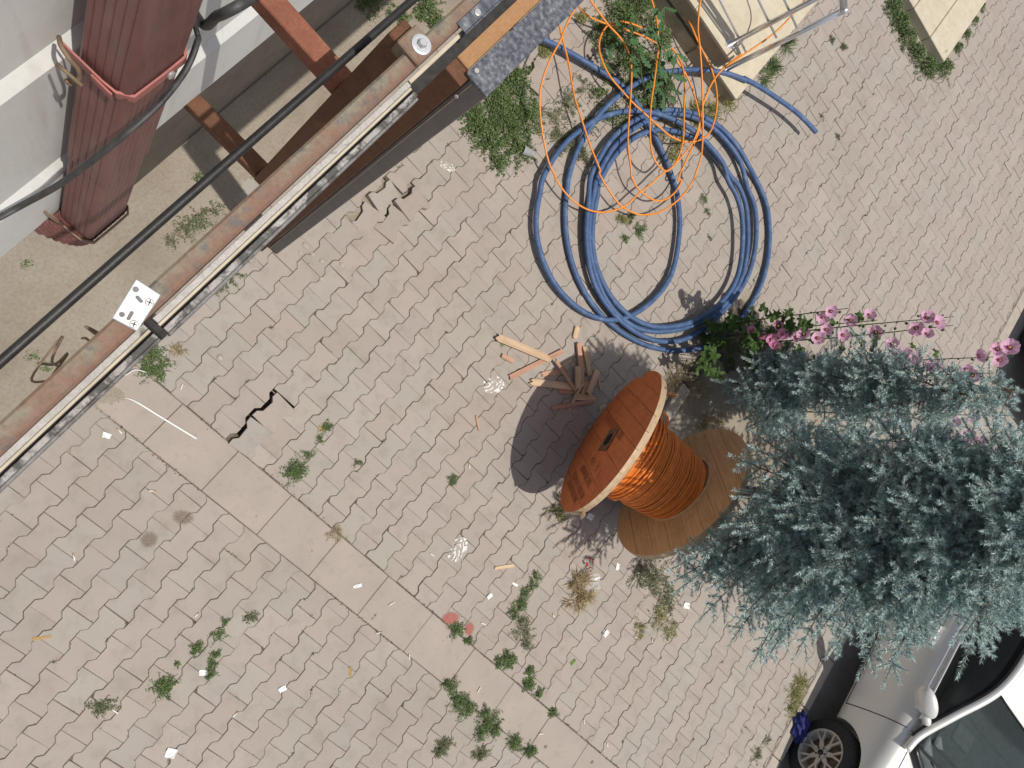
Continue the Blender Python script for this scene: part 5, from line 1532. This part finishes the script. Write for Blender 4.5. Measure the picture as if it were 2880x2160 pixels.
# grit scattered on the ground
n = 5200
gx = r.uniform(-1.0, 5.6, n); gy = r.uniform(-1.9, 8.5, n)
keep = vnoise(gx * 0.8, gy * 0.8, 41) + 0.5 * (gx < 0.3) + 0.4 * r.random(n) > 0.15
gx, gy = gx[keep], gy[keep]; n = len(gx)
P = np.stack([gx, gy, np.full(n, 0.0012)], 1)
s = 0.0012 + 0.0028 * r.random(n) ** 3
a = r.uniform(0, 6.28, n)
tet = []
for k in range(3):
    tet.append(P + np.stack([np.cos(a + 2.1 * k) * s, np.sin(a + 2.1 * k) * s * (0.6 + 0.6 * r.random(n)), np.zeros(n) - 0.001], 1))
tet.append(P + np.stack([np.zeros(n), np.zeros(n), s * 0.9], 1))
V = np.stack(tet, 1).reshape(-1, 3); b = np.arange(n)[:, None] * 4
Fq = np.concatenate([b + np.array([[0, 1, 3]]), b + np.array([[1, 2, 3]]), b + np.array([[2, 0, 3]])])
MAT['grit'] = leaf_mat('grit', [(0.16, 0.13, 0.10), (0.36, 0.32, 0.27), (0.55, 0.52, 0.46), (0.66, 0.62, 0.54)], 0.9, 0.0)
gr = np_obj('grit', V, Fq, MAT['grit']); tag(gr, 'loose grit and crumbs scattered over the paving', 'grit', kind='stuff')

# broad-leaved thistle by the steps
th = empty('thistle', at(1835, 300)); tag(th, 'tall thistle with lobed blue-green leaves beside the steps', 'plant')
off = th.location
rr = random.Random(9)
def lobed(c, d, L_, wd, nrm):
    d = d.normalized(); s_ = d.cross(nrm).normalized(); n_ = s_.cross(d)
    prof = [(0, .03), (.12, .06), (.2, .28), (.3, .12), (.42, .42), (.52, .16), (.64, .5), (.76, .22), (.88, .3), (1.0, 0)]
    pts = [c + d * (t * L_) + s_ * (w * wd) + n_ * (0.05 * L_ * math.sin(t * 3) * -1) for t, w in prof] + [c + d * (t * L_) - s_ * (w * wd) + n_ * (0.05 * L_ * math.sin(t * 3) * -1) for t, w in prof[-2:0:-1]]
    return [p - off for p in pts]
stems = [[at(1835, 300), at(1850, 200, .22), at(1862, 110, .42), at(1868, 20, .60)], [at(1830, 300), at(1805, 220, .2), at(1800, 120, .38)], [at(1840, 310), at(1880, 240, .2), at(1905, 150, .35)]]
[tube('stem', catmull(s_, 6), 0.006, MAT['stem'], th, 6, off=off) for s_ in stems]
for s_ in stems:
    cc = catmull(s_, 6)
    for k in range(2, len(cc), 2):
        for side in (0, 1):
            a = rr.uniform(0, 6.28); dd = Vector((math.cos(a), math.sin(a), rr.uniform(-0.1, 0.5)))
            pts = lobed(cc[k], dd, rr.uniform(0.09, 0.16), rr.uniform(0.04, 0.07), Vector((rr.uniform(-.4, .4), rr.uniform(-.4, .4), 1)))
            mesh_obj('leaf', pts, [tuple(range(len(pts)))], MAT['thistle'], th)
for k in range(12):
    c = at(1760 + rr.uniform(-60, 110), 150 + rr.uniform(-120, 110), rr.uniform(0.1, 0.25)); a = rr.uniform(0, 6.28)
    pts = lobed(c, Vector((math.cos(a), math.sin(a), rr.uniform(-0.2, 0.3))), rr.uniform(0.08, 0.14), rr.uniform(0.04, 0.06), Vector((rr.uniform(-.4, .4), rr.uniform(-.4, .4), 1)))
    mesh_obj('leaf', pts, [tuple(range(len(pts)))], MAT['thistle'], th)

# red-flowered sprig
rf = empty('red_flower_sprig', at(1660, 1595)); tag(rf, 'little dry sprig with red flowers near the straw', 'flower')
off = rf.location
tubes('stem', [(catmull([at(1640, 1640), at(1652, 1615, .02), at(1664, 1580, .05)], 5), 0.0016)], MAT['stem'], rf, 5, off=off)
for k in range(7):
    c = at(1655 + rr.uniform(-6, 14), 1590 + rr.uniform(-22, 18), 0.04); b_ = bmesh.new(); bmesh.ops.create_icosphere(b_, subdivisions=1, radius=rr.uniform(0.006, 0.010))
    for v_ in b_.verts: v_.co = v_.co * rr.uniform(0.8, 1.2) + c - off
    bm_obj('blossom', b_, MAT['red_flower'], rf)

# ------------------------------------------------------------------ blue spruces
SIL = [(2000, 1065), (2090, 1010), (2200, 985), (2330, 930), (2370, 965), (2460, 985), (2560, 1010), (2640, 1030), (2700, 1060), (2800, 1090), (2875, 1105), (2960, 1250), (2960, 1560), (2870, 1640), (2790, 1660), (2715, 1880), (2650, 1720), (2590, 1730), (2500, 1915), (2420, 1880), (2340, 1840), (2230, 1830), (2130, 1860), (2060, 1800), (1960, 1740), (1900, 1670), (1885, 1590), (1960, 1555), (2040, 1480), (2075, 1400), (2060, 1260), (2100, 1200), (2040, 1150)]
def inside(px, py):
    c = False; j = len(SIL) - 1
    for i in range(len(SIL)):
        xi, yi = SIL[i]; xj, yj = SIL[j]
        if (yi > py) != (yj > py) and px < (xj - xi) * (py - yi) / (yj - yi) + xi: c = not c
        j = i
    return c
def solve_h(px, py, base, Hh, Rm):
    best = None
    for h in np.linspace(0.15, Hh - 0.05, 60):
        p = at(px, py, h); d = math.hypot(p.x - base[0], p.y - base[1]); rc = Rm * (1 - h / Hh) ** 0.6 + 0.05
        e = abs(d - rc)
        if best is None or e < best[0] or (e < 0.07 and h > best[1]): best = (e, h, p, d, rc)
    return best
def spruce(base, Hh, Rm, tips, label, seed, extra, ymin=0):
    r = np.random.default_rng(seed)
    bx, by = base
    top = Vector((bx + 0.04, by + 0.03, Hh))
    root = empty('blue_spruce', (bx, by, 0)); tag(root, label, 'tree', 'blue spruces in the tree pit')
    off = np.array((bx, by, 0))
    def trunk_at(h): return Vector((bx, by, 0)).lerp(top, h / Hh)
    tp = [trunk_at(h) for h in np.linspace(-0.05, Hh, 14)]
    tube('trunk', [p - Vector(off) for p in tp], np.linspace(0.045, 0.008, 14), MAT['bark'], root, 10)
    twigs = []      # (start, end, radius)
    shoots = []     # (start, end) with needles
    def branch(tip, h0):
        s = trunk_at(max(0.12, h0)); d = tip - s; L = d.length
        if L < 0.12: return
        mid = s + d * 0.5 + Vector((0, 0, -0.06 * L))
        path = catmull([s, mid, tip], 8)
        twigs.append((path, np.linspace(0.008, 0.0022, len(path)) * (0.5 + L * 0.5)))
        dirn = d.normalized(); side = dirn.cross(Vector((0, 0, 1))).normalized()
        shoots.append((path[-4], path[-1] + (path[-1] - path[-3]).normalized() * 0.05))
        step = 0.078; acc = 0.28 * L
        n = int((L - acc) / step)
        for k in range(n):
            f = (acc + k * step) / L
            i = min(len(path) - 2, int(f * (len(path) - 1))); p = path[i].lerp(path[i + 1], f * (len(path) - 1) - i)
            for sg in (-1, 1):
                if r.random() < 0.12: continue
                ll = (0.085 + 0.26 * (1 - f) * min(1, L)) * r.uniform(0.7, 1.15)
                dd = (dirn * r.uniform(0.55, 0.9) + side * sg * r.uniform(0.55, 0.95) + Vector((0, 0, r.uniform(-0.10, 0.5)))).normalized()
                e = p + dd * ll
                shoots.append((p, e)); twigs.append(([p, e], [0.0018, 0.001]))
                if ll > 0.16:
                    for q in (0.45, 0.78):
                        for sg2 in (-1, 1):
                            d2 = (dd * 0.8 + dd.cross(Vector((0, 0, 1))).normalized() * sg2 * 0.75 + Vector((0, 0, r.uniform(-0.1, 0.25)))).normalized()
                            p2 = p + dd * ll * q; shoots.append((p2, p2 + d2 * ll * (1.05 - q) * 0.5 + d2 * 0.06))
            if r.random() < 0.6:
                dd = (dirn * 0.6 + Vector((r.normal(0, .3), r.normal(0, .3), 0.8))).normalized(); shoots.append((p, p + dd * r.uniform(0.07, 0.11)))
    for tip, h0 in tips: branch(Vector(tip), h0)
    for k in range(extra):
        h = Hh * (0.08 + 0.88 * r.random() ** 1.1); a = r.uniform(0, 6.283); rc = (Rm * (1 - h / Hh) ** 0.6 + 0.05) * r.uniform(0.6, 0.98)
        tip = Vector((bx + math.cos(a) * rc, by + math.sin(a) * rc, h)); pp_ = project(tip)
        if not inside(*pp_) and 0 < pp_[0] < 2880 and pp_[1] < 2160: tip = Vector((bx + math.cos(a) * rc * 0.6, by + math.sin(a) * rc * 0.6, h))
        if not inside(*project(tip)) and project(tip)[0] < 2860: continue
        if ymin and project(tip)[1] < ymin: continue
        branch(tip, h + 0.02)
    # leader
    for k in range(5):
        a = k * 1.256; b_ = top - Vector((0, 0, 0.16)); shoots.append((b_, b_ + Vector((math.cos(a) * 0.13, math.sin(a) * 0.13, 0.08))))
    for q in range(8):
        b_ = top - Vector((0, 0, 0.1 * q)); shoots.append((b_ - Vector((0, 0, 0.13)), b_ + Vector((0, 0, 0.02))))
        for k in range(6):
            a = k * 1.047 + q; ll = 0.06 + 0.035 * q; shoots.append((b_ - Vector((0, 0, 0.1)), b_ + Vector((math.cos(a) * ll, math.sin(a) * ll, -0.05))))
    # needles
    A0 = np.array([tuple(s[0]) for s in shoots]); B0 = np.array([tuple(s[1]) for s in shoots])
    LL = np.linalg.norm(B0 - A0, axis=1); cnt = np.clip((LL * 640).astype(int), 60, 150)
    idx = np.repeat(np.arange(len(shoots)), cnt); m = len(idx)
    t = r.random(m); t = t ** 0.85
    P = A0[idx] + (B0 - A0)[idx] * t[:, None]
    T = (B0 - A0)[idx] / LL[idx][:, None]
    rv = r.normal(size=(m, 3)); rv -= T * (rv * T).sum(1)[:, None]; rv /= np.linalg.norm(rv, axis=1)[:, None]
    rv[:, 2] += 0.25
    D = T * (0.55 + 0.6 * t[:, None] ** 2) + rv; D /= np.linalg.norm(D, axis=1)[:, None]
    Ln = r.uniform(0.024, 0.036, m) * (1 - 0.25 * t)
    sd = np.cross(D, np.array([0.1, 0.0, 1.0]) + 0.55 * rng.normal(size=(m, 3))); sd /= np.linalg.norm(sd, axis=1)[:, None]
    w = 0.0023
    V = np.stack([P - sd * w, P + sd * w, P + D * Ln[:, None]], 1).reshape(-1, 3) - off
    np_obj('crown', V, np.arange(3 * m).reshape(m, 3), MAT['needle'], root)
    tubes('branches', [(p, rd) for p, rd in twigs], MAT['twig'], root, 4, off=off)
    return m
A_BASE, A_H, A_R = (3.5, 2.25), 3.6, 1.5
B_BASE, B_H, B_R = (3.62, 3.38), 1.92, 0.95
edge_A = [(2120, 1860), (2165, 1840), (2060, 1800), (1965, 1745), (1900, 1665), (1890, 1600), (1950, 1560), (2045, 1480), (2075, 1400), (2065, 1285), (2240, 1835), (2330, 1835), (2345, 1700), (2420, 1890), (2490, 1915), (2525, 1830), (2640, 1740), (2700, 1885), (2715, 1780), (2790, 1660), (2100, 1720), (2180, 1700), (2000, 1650), (2300, 1600), (2440, 1740), (2560, 1680), (2330, 1200), (2400, 1230), (2480, 1190), (2560, 1230), (2280, 1260), (2640, 1270)]
edge_B = [(2010, 1070), (2050, 1130), (2100, 1010), (2200, 1000), (2330, 935), (2400, 935), (2500, 985), (2620, 1010), (2690, 1060), (2760, 1040), (2640, 1090), (2780, 1070), (2140, 1080), (2250, 1050), (2380, 1010), (2460, 1060), (2720, 1180), (2800, 1210), (2090, 1180), (2450, 1140), (2550, 1150), (2650, 1165), (2740, 1140), (2350, 1150), (2590, 1200)]
rs = random.Random(3)
tipsA, tipsB = [], []
for (x_, y_) in edge_A:
    b_ = solve_h(x_, y_, A_BASE, A_H, A_R); tipsA.append((b_[2], b_[1] + 0.05))
for (x_, y_) in edge_B:
    b_ = solve_h(x_, y_, B_BASE, B_H, B_R); tipsB.append((b_[2], b_[1] + 0.03))
while len(tipsA) < 120:
    x_, y_ = rs.uniform(1880, 2960), rs.uniform(1170, 1920)
    if inside(x_, y_):
        b_ = solve_h(x_, y_, A_BASE, A_H, A_R)
        if b_[0] < 0.12: tipsA.append((b_[2], b_[1] + 0.06))
while len(tipsB) < 54:
    x_, y_ = rs.uniform(2000, 2900), rs.uniform(930, 1260)
    if inside(x_, y_):
        b_ = solve_h(x_, y_, B_BASE, B_H, B_R)
        if b_[0] < 0.12: tipsB.append((b_[2], b_[1] + 0.04))
spruce(A_BASE, A_H, A_R, tipsA, 'large blue spruce overhanging the white car', 1, 75, 1160)
spruce(B_BASE, B_H, B_R, tipsB, 'smaller blue spruce with its leader at the right picture edge', 2, 26)

# ------------------------------------------------------------------ hollyhocks
Z2 = zc(1950, 820, 930)
HK = 930 / 2212.0
def px2(x_, y_): return (1950 + x_ * HK, 820 + y_ * HK)
def flower_mesh(seed):
    r = random.Random(seed); V, Fc = [], []
    nseg, nr = 40, 5
    for i in range(nseg):
        a = 2 * math.pi * i / nseg
        pet = 0.5 + 0.5 * math.cos(5 * a)
        for j in range(nr):
            t = j / (nr - 1)
            rad = 0.006 + 0.040 * t * (0.86 + 0.14 * pet ** 0.5)
            z = 0.026 * t ** 1.6 + (0.004 * math.sin(11 * a + seed) + 0.003 * math.sin(17 * a)) * t * t
            V.append((rad * math.cos(a), rad * math.sin(a), z))
    for i in range(nseg):
        k = (i + 1) % nseg
        for j in range(nr - 1): Fc.append((i * nr + j, k * nr + j, k * nr + j + 1, i * nr + j + 1))
    me = bpy.data.meshes.new('flower'); me.from_pydata(V, [], Fc); me.polygons.foreach_set('use_smooth', [True] * len(Fc)); return me
FM = {}
for mt in ('petal', 'petal_deep'):
    for s_ in range(3):
        me = flower_mesh(s_ + 1); me.materials.append(MAT[mt]); FM[(mt, s_)] = me
sb = bmesh.new(); bmesh.ops.create_icosphere(sb, subdivisions=2, radius=1.0)
for v_ in sb.verts: v_.co = Vector((v_.co.x * 0.0055, v_.co.y * 0.0055, v_.co.z * 0.013 + 0.014))
STAM = bpy.data.meshes.new('stamen'); sb.to_mesh(STAM); sb.free(); STAM.materials.append(MAT['stamen'])
sb = bmesh.new(); bmesh.ops.create_cone(sb, cap_ends=False, segments=14, radius1=0.004, radius2=0.0135, depth=0.006)
for v_ in sb.verts: v_.co.z += 0.0055
THR = bpy.data.meshes.new('throat'); sb.to_mesh(THR); sb.free(); THR.materials.append(MAT['throat'])
sb = bmesh.new(); bmesh.ops.create_icosphere(sb, subdivisions=2, radius=1.0)
for v_ in sb.verts: v_.co = Vector((v_.co.x * 0.008, v_.co.y * 0.008, v_.co.z * 0.011))
BUD = bpy.data.meshes.new('bud'); sb.to_mesh(BUD); sb.free(); BUD.materials.append(MAT['holly_leaf'])
def mallow_leaf(seed):
    r = random.Random(seed); V = [(0, 0, 0)]; n = 30
    for i in range(n):
        a = -2.6 + 5.2 * i / (n - 1); rad = 0.055 * (0.8 + 0.2 * math.cos(5 * a)) * (1 + 0.08 * r.uniform(-1, 1))
        V.append((rad * math.cos(a) + 0.012, rad * math.sin(a), 0.010 * math.sin(5 * a) - 0.012 * abs(math.sin(a))))
    Fc = [(0, i, i + 1) for i in range(1, n)]
    me = bpy.data.meshes.new('leaf'); me.from_pydata(V, [], Fc); me.materials.append(MAT['holly_leaf']); return me
LM = [mallow_leaf(s_) for s_ in range(3)]
rh = random.Random(21)
def hollyhock(label, tip_px, h, flowers, nleaf, deep=False, lean_=(0.0, 0.0), leaf_low=0.05, scale=1.0):
    tip = at(*tip_px, h)
    base = Vector((tip.x - lean_[0], tip.y - lean_[1], 0.0))
    root = empty('hollyhock', base); tag(root, label, 'flower', 'pink hollyhocks beside the spruces')
    off = root.location
    stem = catmull([base, base.lerp(tip, 0.5) + Vector((rh.uniform(-.02, .02), rh.uniform(-.02, .02), 0)), tip], 10)
    tube('stem', stem, np.linspace(0.007, 0.0025, len(stem)), MAT['stem'], root, 6, off=off)
    def put(me, c, axis, s_, name):
        o = bpy.data.objects.new(name, me); link(o, root)
        q = Vector(axis).normalized().to_track_quat('Z', 'Y').to_matrix().to_4x4()
        o.matrix_local = Matrix.Translation(c - off) @ q @ Matrix.Rotation(rh.uniform(0, 6.28), 4, 'Z') @ Matrix.Scale(s_, 4)
        return o
    for (fx, fy, sz) in flowers:
        # nearest stem point in the picture gives the flower's height
        k = min(range(len(stem)), key=lambda i: (project(stem[i])[0] - fx) ** 2 + (project(stem[i])[1] - fy) ** 2)
        c = at(fx, fy, stem[k].z + rh.uniform(-0.01, 0.02))
        ax_ = Vector((-0.45 + rh.uniform(-.5, .3), -0.35 + rh.uniform(-.5, .4), 0.75 + rh.uniform(-.3, .3)))
        f = put(FM[('petal_deep' if deep else 'petal', rh.randrange(3))], c, ax_, sz * scale * 1.1, 'flower')
        for me, nm in ((STAM, 'stamen'), (THR, 'throat')):
            o = bpy.data.objects.new(nm, me); link(o, f)
        tube('flower_stalk', [stem[k], (stem[k] + c) / 2, c - ax_.normalized() * 0.002], 0.0022, MAT['stem'], root, 5, off=off)
    for k in range(10):
        i = int(len(stem) * (0.55 + 0.44 * k / 10)); i = min(i, len(stem) - 1)
        put(BUD, stem[i] + Vector((rh.uniform(-.025, .025), rh.uniform(-.025, .025), rh.uniform(0, .02))), (rh.uniform(-1, 1), rh.uniform(-1, 1), 1), rh.uniform(0.7, 1.3), 'bud')
    for k in range(nleaf):
        f = leaf_low + (0.75 - leaf_low) * rh.random(); i = int(f * (len(stem) - 1)); a = rh.uniform(0, 6.28); ln = rh.uniform(0.05, 0.13)
        c = stem[i] + Vector((math.cos(a) * ln, math.sin(a) * ln, rh.uniform(0.0, 0.04)))
        put(LM[rh.randrange(3)], c, (math.cos(a) * 0.3 + rh.uniform(-.3, .3), math.sin(a) * 0.3 + rh.uniform(-.3, .3), 1), rh.uniform(0.7, 1.25) * (1.2 - 0.5 * f), 'leaf')
        tube('leaf_stalk', [stem[i], c], 0.0016, MAT['stem'], root, 4, off=off)
def FL(l, s_=1.0): return [(*px2(x_, y_), s_ * rh.uniform(0.85, 1.08)) for x_, y_ in l]
hollyhock('deep pink hollyhock nearest the blue hose', px2(700, 260), 0.95, FL([(395, 260), (560, 235), (597, 285), (540, 367), (460, 300), (520, 320)], 0.85), 22, True)
hollyhock('hollyhock leaning over the paving with two top flowers', px2(1035, 112), 1.35, FL([(865, 170), (915, 132), (828, 312), (740, 290), (690, 310)]), 20)
hollyhock('slim hollyhock with its pale half-closed flowers', px2(1230, 192), 1.45, FL([(1050, 192), (890, 255), (1000, 292), (1175, 160)], 0.9), 14)
hollyhock('hollyhock with three wide flowers below its bare tip', px2(1742, 168), 1.70, FL([(1558, 180), (1625, 210), (1490, 240), (1220, 272)]), 8)
hollyhock('thin hollyhock just below the three-flowered one', px2(1738, 226), 1.68, FL([(1562, 287), (1330, 355), (1350, 418)], 0.85), 8)
hollyhock('tall hollyhock topped by four big pale flowers', px2(2140, 432), 1.86, FL([(1905, 432), (2032, 385), (2048, 458), (2112, 378), (1612, 488), (1410, 425), (1480, 440)], 1.08), 8)
hollyhock('hollyhock stem running level with small side flowers', px2(2012, 545), 1.80, FL([(1868, 560), (1772, 592), (1820, 515), (1300, 545), (1600, 520)], 0.95), 6)
hollyhock('hollyhock half hidden behind the spruce leader', px2(2112, 830), 1.85, FL([(1868, 835), (1745, 870), (1520, 715), (1640, 1020)], 0.8), 3)
hollyhock('hollyhock flower cluster at the right of the spruces', px2(2215, 1065), 1.84, FL([(2030, 1085), (1905, 1005), (1838, 965), (1800, 1045), (2190, 1070)]), 3)
hollyhock('single hollyhock bloom inside the spruce shade', px2(1960, 1425), 1.55, FL([(1905, 1435), (1345, 1090)], 0.7), 2)

# big mallow leaves at the foot
ml = empty('mallow_clump', at(2100, 990)); tag(ml, 'low clump of broad mallow leaves between hose and spruce', 'plant')
off = ml.location
for k in range(34):
    x_, y_ = rh.choice([(1990, 1010), (2060, 985), (2120, 960), (2200, 990), (2260, 1010), (2150, 1030)]); c = at(x_ + rh.gauss(0, 28), y_ + rh.gauss(0, 18), rh.uniform(0.10, 0.5))
    o = bpy.data.objects.new('leaf', LM[k % 3]); link(o, ml)
    q = Vector((rh.uniform(-.5, .5), rh.uniform(-.5, .5), 1)).to_track_quat('Z', 'Y').to_matrix().to_4x4()
    o.matrix_local = Matrix.Translation(c - off) @ q @ Matrix.Rotation(rh.uniform(0, 6.28), 4, 'Z') @ Matrix.Scale(rh.uniform(0.8, 1.5), 4)
    if k % 3 == 0: tube('leaf_stalk', [at(x_, y_), (at(x_, y_) + c) / 2 + Vector((0, 0, .03)), c], 0.0025, MAT['stem'], ml, 4, off=off)

# ------------------------------------------------------------------ litter
def butt(px, py, ang, L_=0.032, lab='short white cigarette butt dropped on the paving'):
    c = at(px, py, 0.0045)
    o = tube('cigarette_butt', [(-L_ / 2, 0, 0), (L_ / 2 - 0.012, 0, 0)], 0.0042, MAT['butt'], None, 8)
    f = tube('filter', [(L_ / 2 - 0.012, 0, 0), (L_ / 2, 0, 0)], 0.0043, MAT['butt' if px % 2 else 'filter'], o, 8)
    o.location = c; o.rotation_euler = (0, 0, ang)
    tag(o, lab, 'cigarette butt', 'cigarette butts dropped on the paving')
rb = random.Random(6)
for (x_, y_) in [(208, 1567), (554, 1729), (323, 2001), (662, 2009), (1101, 1698), (1066, 1780), (1151, 1847), (1347, 1940), (1521, 2064), (1643, 2030), (1708, 2094), (1556, 1731), (1359, 1754), (1834, 1801), (1790, 1793), (511, 1088), (336, 1212), (428, 1381), (1620, 265), (1735, 1345), (1560, 1050), (1320, 1310), (1215, 1560)]:
    butt(x_, y_, rb.uniform(0, 3.14), rb.uniform(0.026, 0.045))
def scrap(px, py, w_, l_, ang, lab, mat='paper', name='paper_scrap', cat='paper'):
    c = at(px, py, 0.002); r = random.Random(int(px))
    n = 4; V, Fc = [], []
    for i in range(n + 1):
        for j in range(n + 1):
            V.append(((i / n - .5) * l_ + r.uniform(-.06, .06) * l_, (j / n - .5) * w_ + r.uniform(-.06, .06) * w_, abs(r.gauss(0, 0.12)) * min(w_, l_)))
    for i in range(n):
        for j in range(n): Fc.append((i * (n + 1) + j, (i + 1) * (n + 1) + j, (i + 1) * (n + 1) + j + 1, i * (n + 1) + j + 1))
    o = mesh_obj(name, V, Fc, MAT[mat]); o.location = c; o.rotation_euler = (0, 0, ang)
    tag(o, lab, cat)
    return o
scrap(1006, 1648, 0.02, 0.055, 0.9, 'white paper strip lying on the gutter slab')
scrap(1377, 1677, 0.028, 0.045, 1.2, 'small white paper scrap left of the elongated weed')
scrap(1705, 1782, 0.035, 0.055, 1.5, 'white paper tag on open paving right of the wiry weed')
scrap(1737, 1594, 0.03, 0.05, 2.0, 'bluish paper scrap at the reel\'s shadow edge')
scrap(1449, 1644, 0.015, 0.05, 0.2, 'torn white sliver above the green weeds')
scrap(481, 2118, 0.05, 0.055, 0.3, 'crumpled white tissue on the near paving')
scrap(795, 1938, 0.03, 0.045, 1.1, 'white paper bit by a joint in the near paving')
scrap(572, 1892, 0.03, 0.045, 0.6, 'white scrap caught in the upright weed strip')
scrap(1931, 1703, 0.05, 0.06, 0.4, 'crumpled white paper under the spruce tips')
scrap(1660, 1453, 0.045, 0.06, 0.2, 'white receipt in the shade under the reel')
scrap(300, 1225, 0.03, 0.04, 0.4, 'white chip of packaging beside the aluminium track')
scrap(1645, 830, 0.05, 0.09, 1.9, 'clear film scrap caught under the hose strands', 'clear', 'plastic_film', 'plastic')
scrap(1990, 940, 0.05, 0.11, 0.5, 'crumpled clear film by the outer hose loop', 'clear', 'plastic_film', 'plastic')
scrap(1665, 1635, 0.11, 0.13, 0.7, 'crumpled clear plastic bag beside the straw heap', 'clear', 'plastic_bag', 'bag')
scrap(1612, 1862, 0.022, 0.05, 1.3, 'fallen green leaf on the right paving', 'green_leaf', 'fallen_leaf', 'leaf')
scrap(1416, 967, 0.025, 0.05, 1.2, 'green leaf under the pale split board', 'green_leaf', 'fallen_leaf', 'leaf')
scrap(1486, 1912, 0.035, 0.05, 0.7, 'pale leaf on the dark weed right of the gutter', 'green_leaf', 'fallen_leaf', 'leaf')
scrap(118, 1793, 0.018, 0.09, 0.75, 'tan dry leaf at the left edge of the near paving', 'dead_leaf', 'fallen_leaf', 'leaf')
scrap(985, 1890, 0.02, 0.06, 2.4, 'tan leaf sliver in a joint of the near paving', 'dead_leaf', 'fallen_leaf', 'leaf')
scrap(905, 1205, 0.03, 0.045, 0.4, 'curled tan leaf at the line of joint weeds', 'dead_leaf', 'fallen_leaf', 'leaf')
bc = bmesh.new(); bmesh.ops.create_icosphere(bc, subdivisions=4, radius=1.0)
for v_ in bc.verts:
    c_ = v_.co.copy(); k = 1 + 0.35 * math.sin(7 * c_.x + 3 * c_.y) * math.sin(5 * c_.y + 4 * c_.z) + 0.12 * math.sin(19 * c_.x + 13 * c_.z)
    v_.co = Vector((c_.x * 0.07 * k, c_.y * 0.115 * k, max(-0.2, c_.z) * 0.05 * k))
clo = bm_obj('blue_rag', bc, MAT['blue_cloth'], None, True); clo.location = at(2250, 2045, 0.02); clo.rotation_euler = (0, 0, 0.5)
tag(clo, 'crumpled dark blue rag on the kerb beside the front wheel', 'cloth')
ca, cb = at(350, 1118, 0.004), at(553, 1234, 0.004)
wc = tube('white_cable_strip', catmull([ca, ca.lerp(cb, 0.12) + Vector((0.006, 0.012, 0)), ca.lerp(cb, 0.5) + Vector((0.0, 0.006, 0)), cb], 8), np.concatenate([np.linspace(0.0015, 0.0055, 12), np.full(13, 0.0055)]), MAT['white_plastic'], None, 8)
tag(wc, 'long white plastic strip lying across the gutter slabs', 'plastic strip')
wc = tube('white_wire', catmull([at(340, 1050, .006), at(355, 1054, .012), at(380, 1040, .02), at(415, 1048, .012)], 6), 0.003, MAT['white_plastic'], None, 6)
tag(wc, 'short curved white wire end near the bright weed clump', 'wire')
cup = lathe('plastic_cup', [(0.0001, 0.002), (0.024, 0.002), (0.0245, 0.0), (0.034, 0.085), (0.0355, 0.085), (0.0355, 0.088), (0.033, 0.088), (0.0235, 0.004)], MAT['clear'], None, seg=28)
cup.location = at(1500, 434, 0.036); cup.rotation_euler = (math.radians(88), 0, math.radians(-62))
tag(cup, 'clear plastic cup lying on its side left of the coil', 'cup')
st_ = lathe('stone_chip', [(0.0001, 0.009), (0.016, 0.008), (0.019, 0.002), (0.018, 0)], MAT['kerb'], None, seg=14); st_.location = at(619, 1006, 0)
tag(st_, 'round grey stone chip beside the bright weed clump', 'stone')
for k, (x_, y_, s_) in enumerate([(860, 690, .022), (880, 715, .016), (905, 735, .014), (962, 745, .018), (905, 785, .015), (845, 710, .012)]):
    b_ = bmesh.new(); bmesh.ops.create_icosphere(b_, subdivisions=2, radius=s_)
    for v_ in b_.verts: v_.co = Vector((v_.co.x * rb.uniform(.8, 1.2), v_.co.y * rb.uniform(.7, 1), v_.co.z * 0.45))
    o = bm_obj('pebble', b_, MAT['kerb']); o.location = at(x_, y_, 0.003)
    tag(o, 'small pale pebble on the dusty pavers at the portal foot', 'pebble', 'pebbles at the portal foot')
def stain(px, py, rx, ry, ang, mat, lab, cat):
    n = 40; V = [(math.cos(2 * math.pi * i / n), math.sin(2 * math.pi * i / n), 0) for i in range(n)]
    o = mesh_obj({'paint_splash': 'paint_splash', 'red_spray': 'spray_mark', 'damp': 'damp_stain'}[mat], V, [tuple(range(n))], MAT[mat])
    o.location = at(px, py, 0.0045); o.scale = (rx, ry, 1); o.rotation_euler = (0, 0, ang); tag(o, lab, cat)
stain(1288, 1545, 0.15, 0.10, 1.7, 'paint_splash', 'white paint splash on the paving above the gutter weeds', 'paint mark')
stain(1388, 1083, 0.14, 0.10, 0.9, 'paint_splash', 'white paint splash left of the wood pile', 'paint mark')
stain(1258, 468, 0.10, 0.05, 0.5, 'paint_splash', 'small white paint smear by the dense weed mat', 'paint mark')
stain(1268, 1738, 0.085, 0.055, 0.6, 'red_spray', 'faded red spray on a paver beside the gutter', 'paint mark')
stain(1320, 1768, 0.05, 0.06, 0.6, 'red_spray', 'fainter second red spray mark by the weed clump', 'paint mark')
stain(419, 1517, 0.055, 0.055, 0.0, 'damp', 'round brown stain on the near paving', 'stain')
stain(515, 1455, 0.07, 0.05, 0.5, 'damp', 'faint long brown stain beside the round one', 'stain')
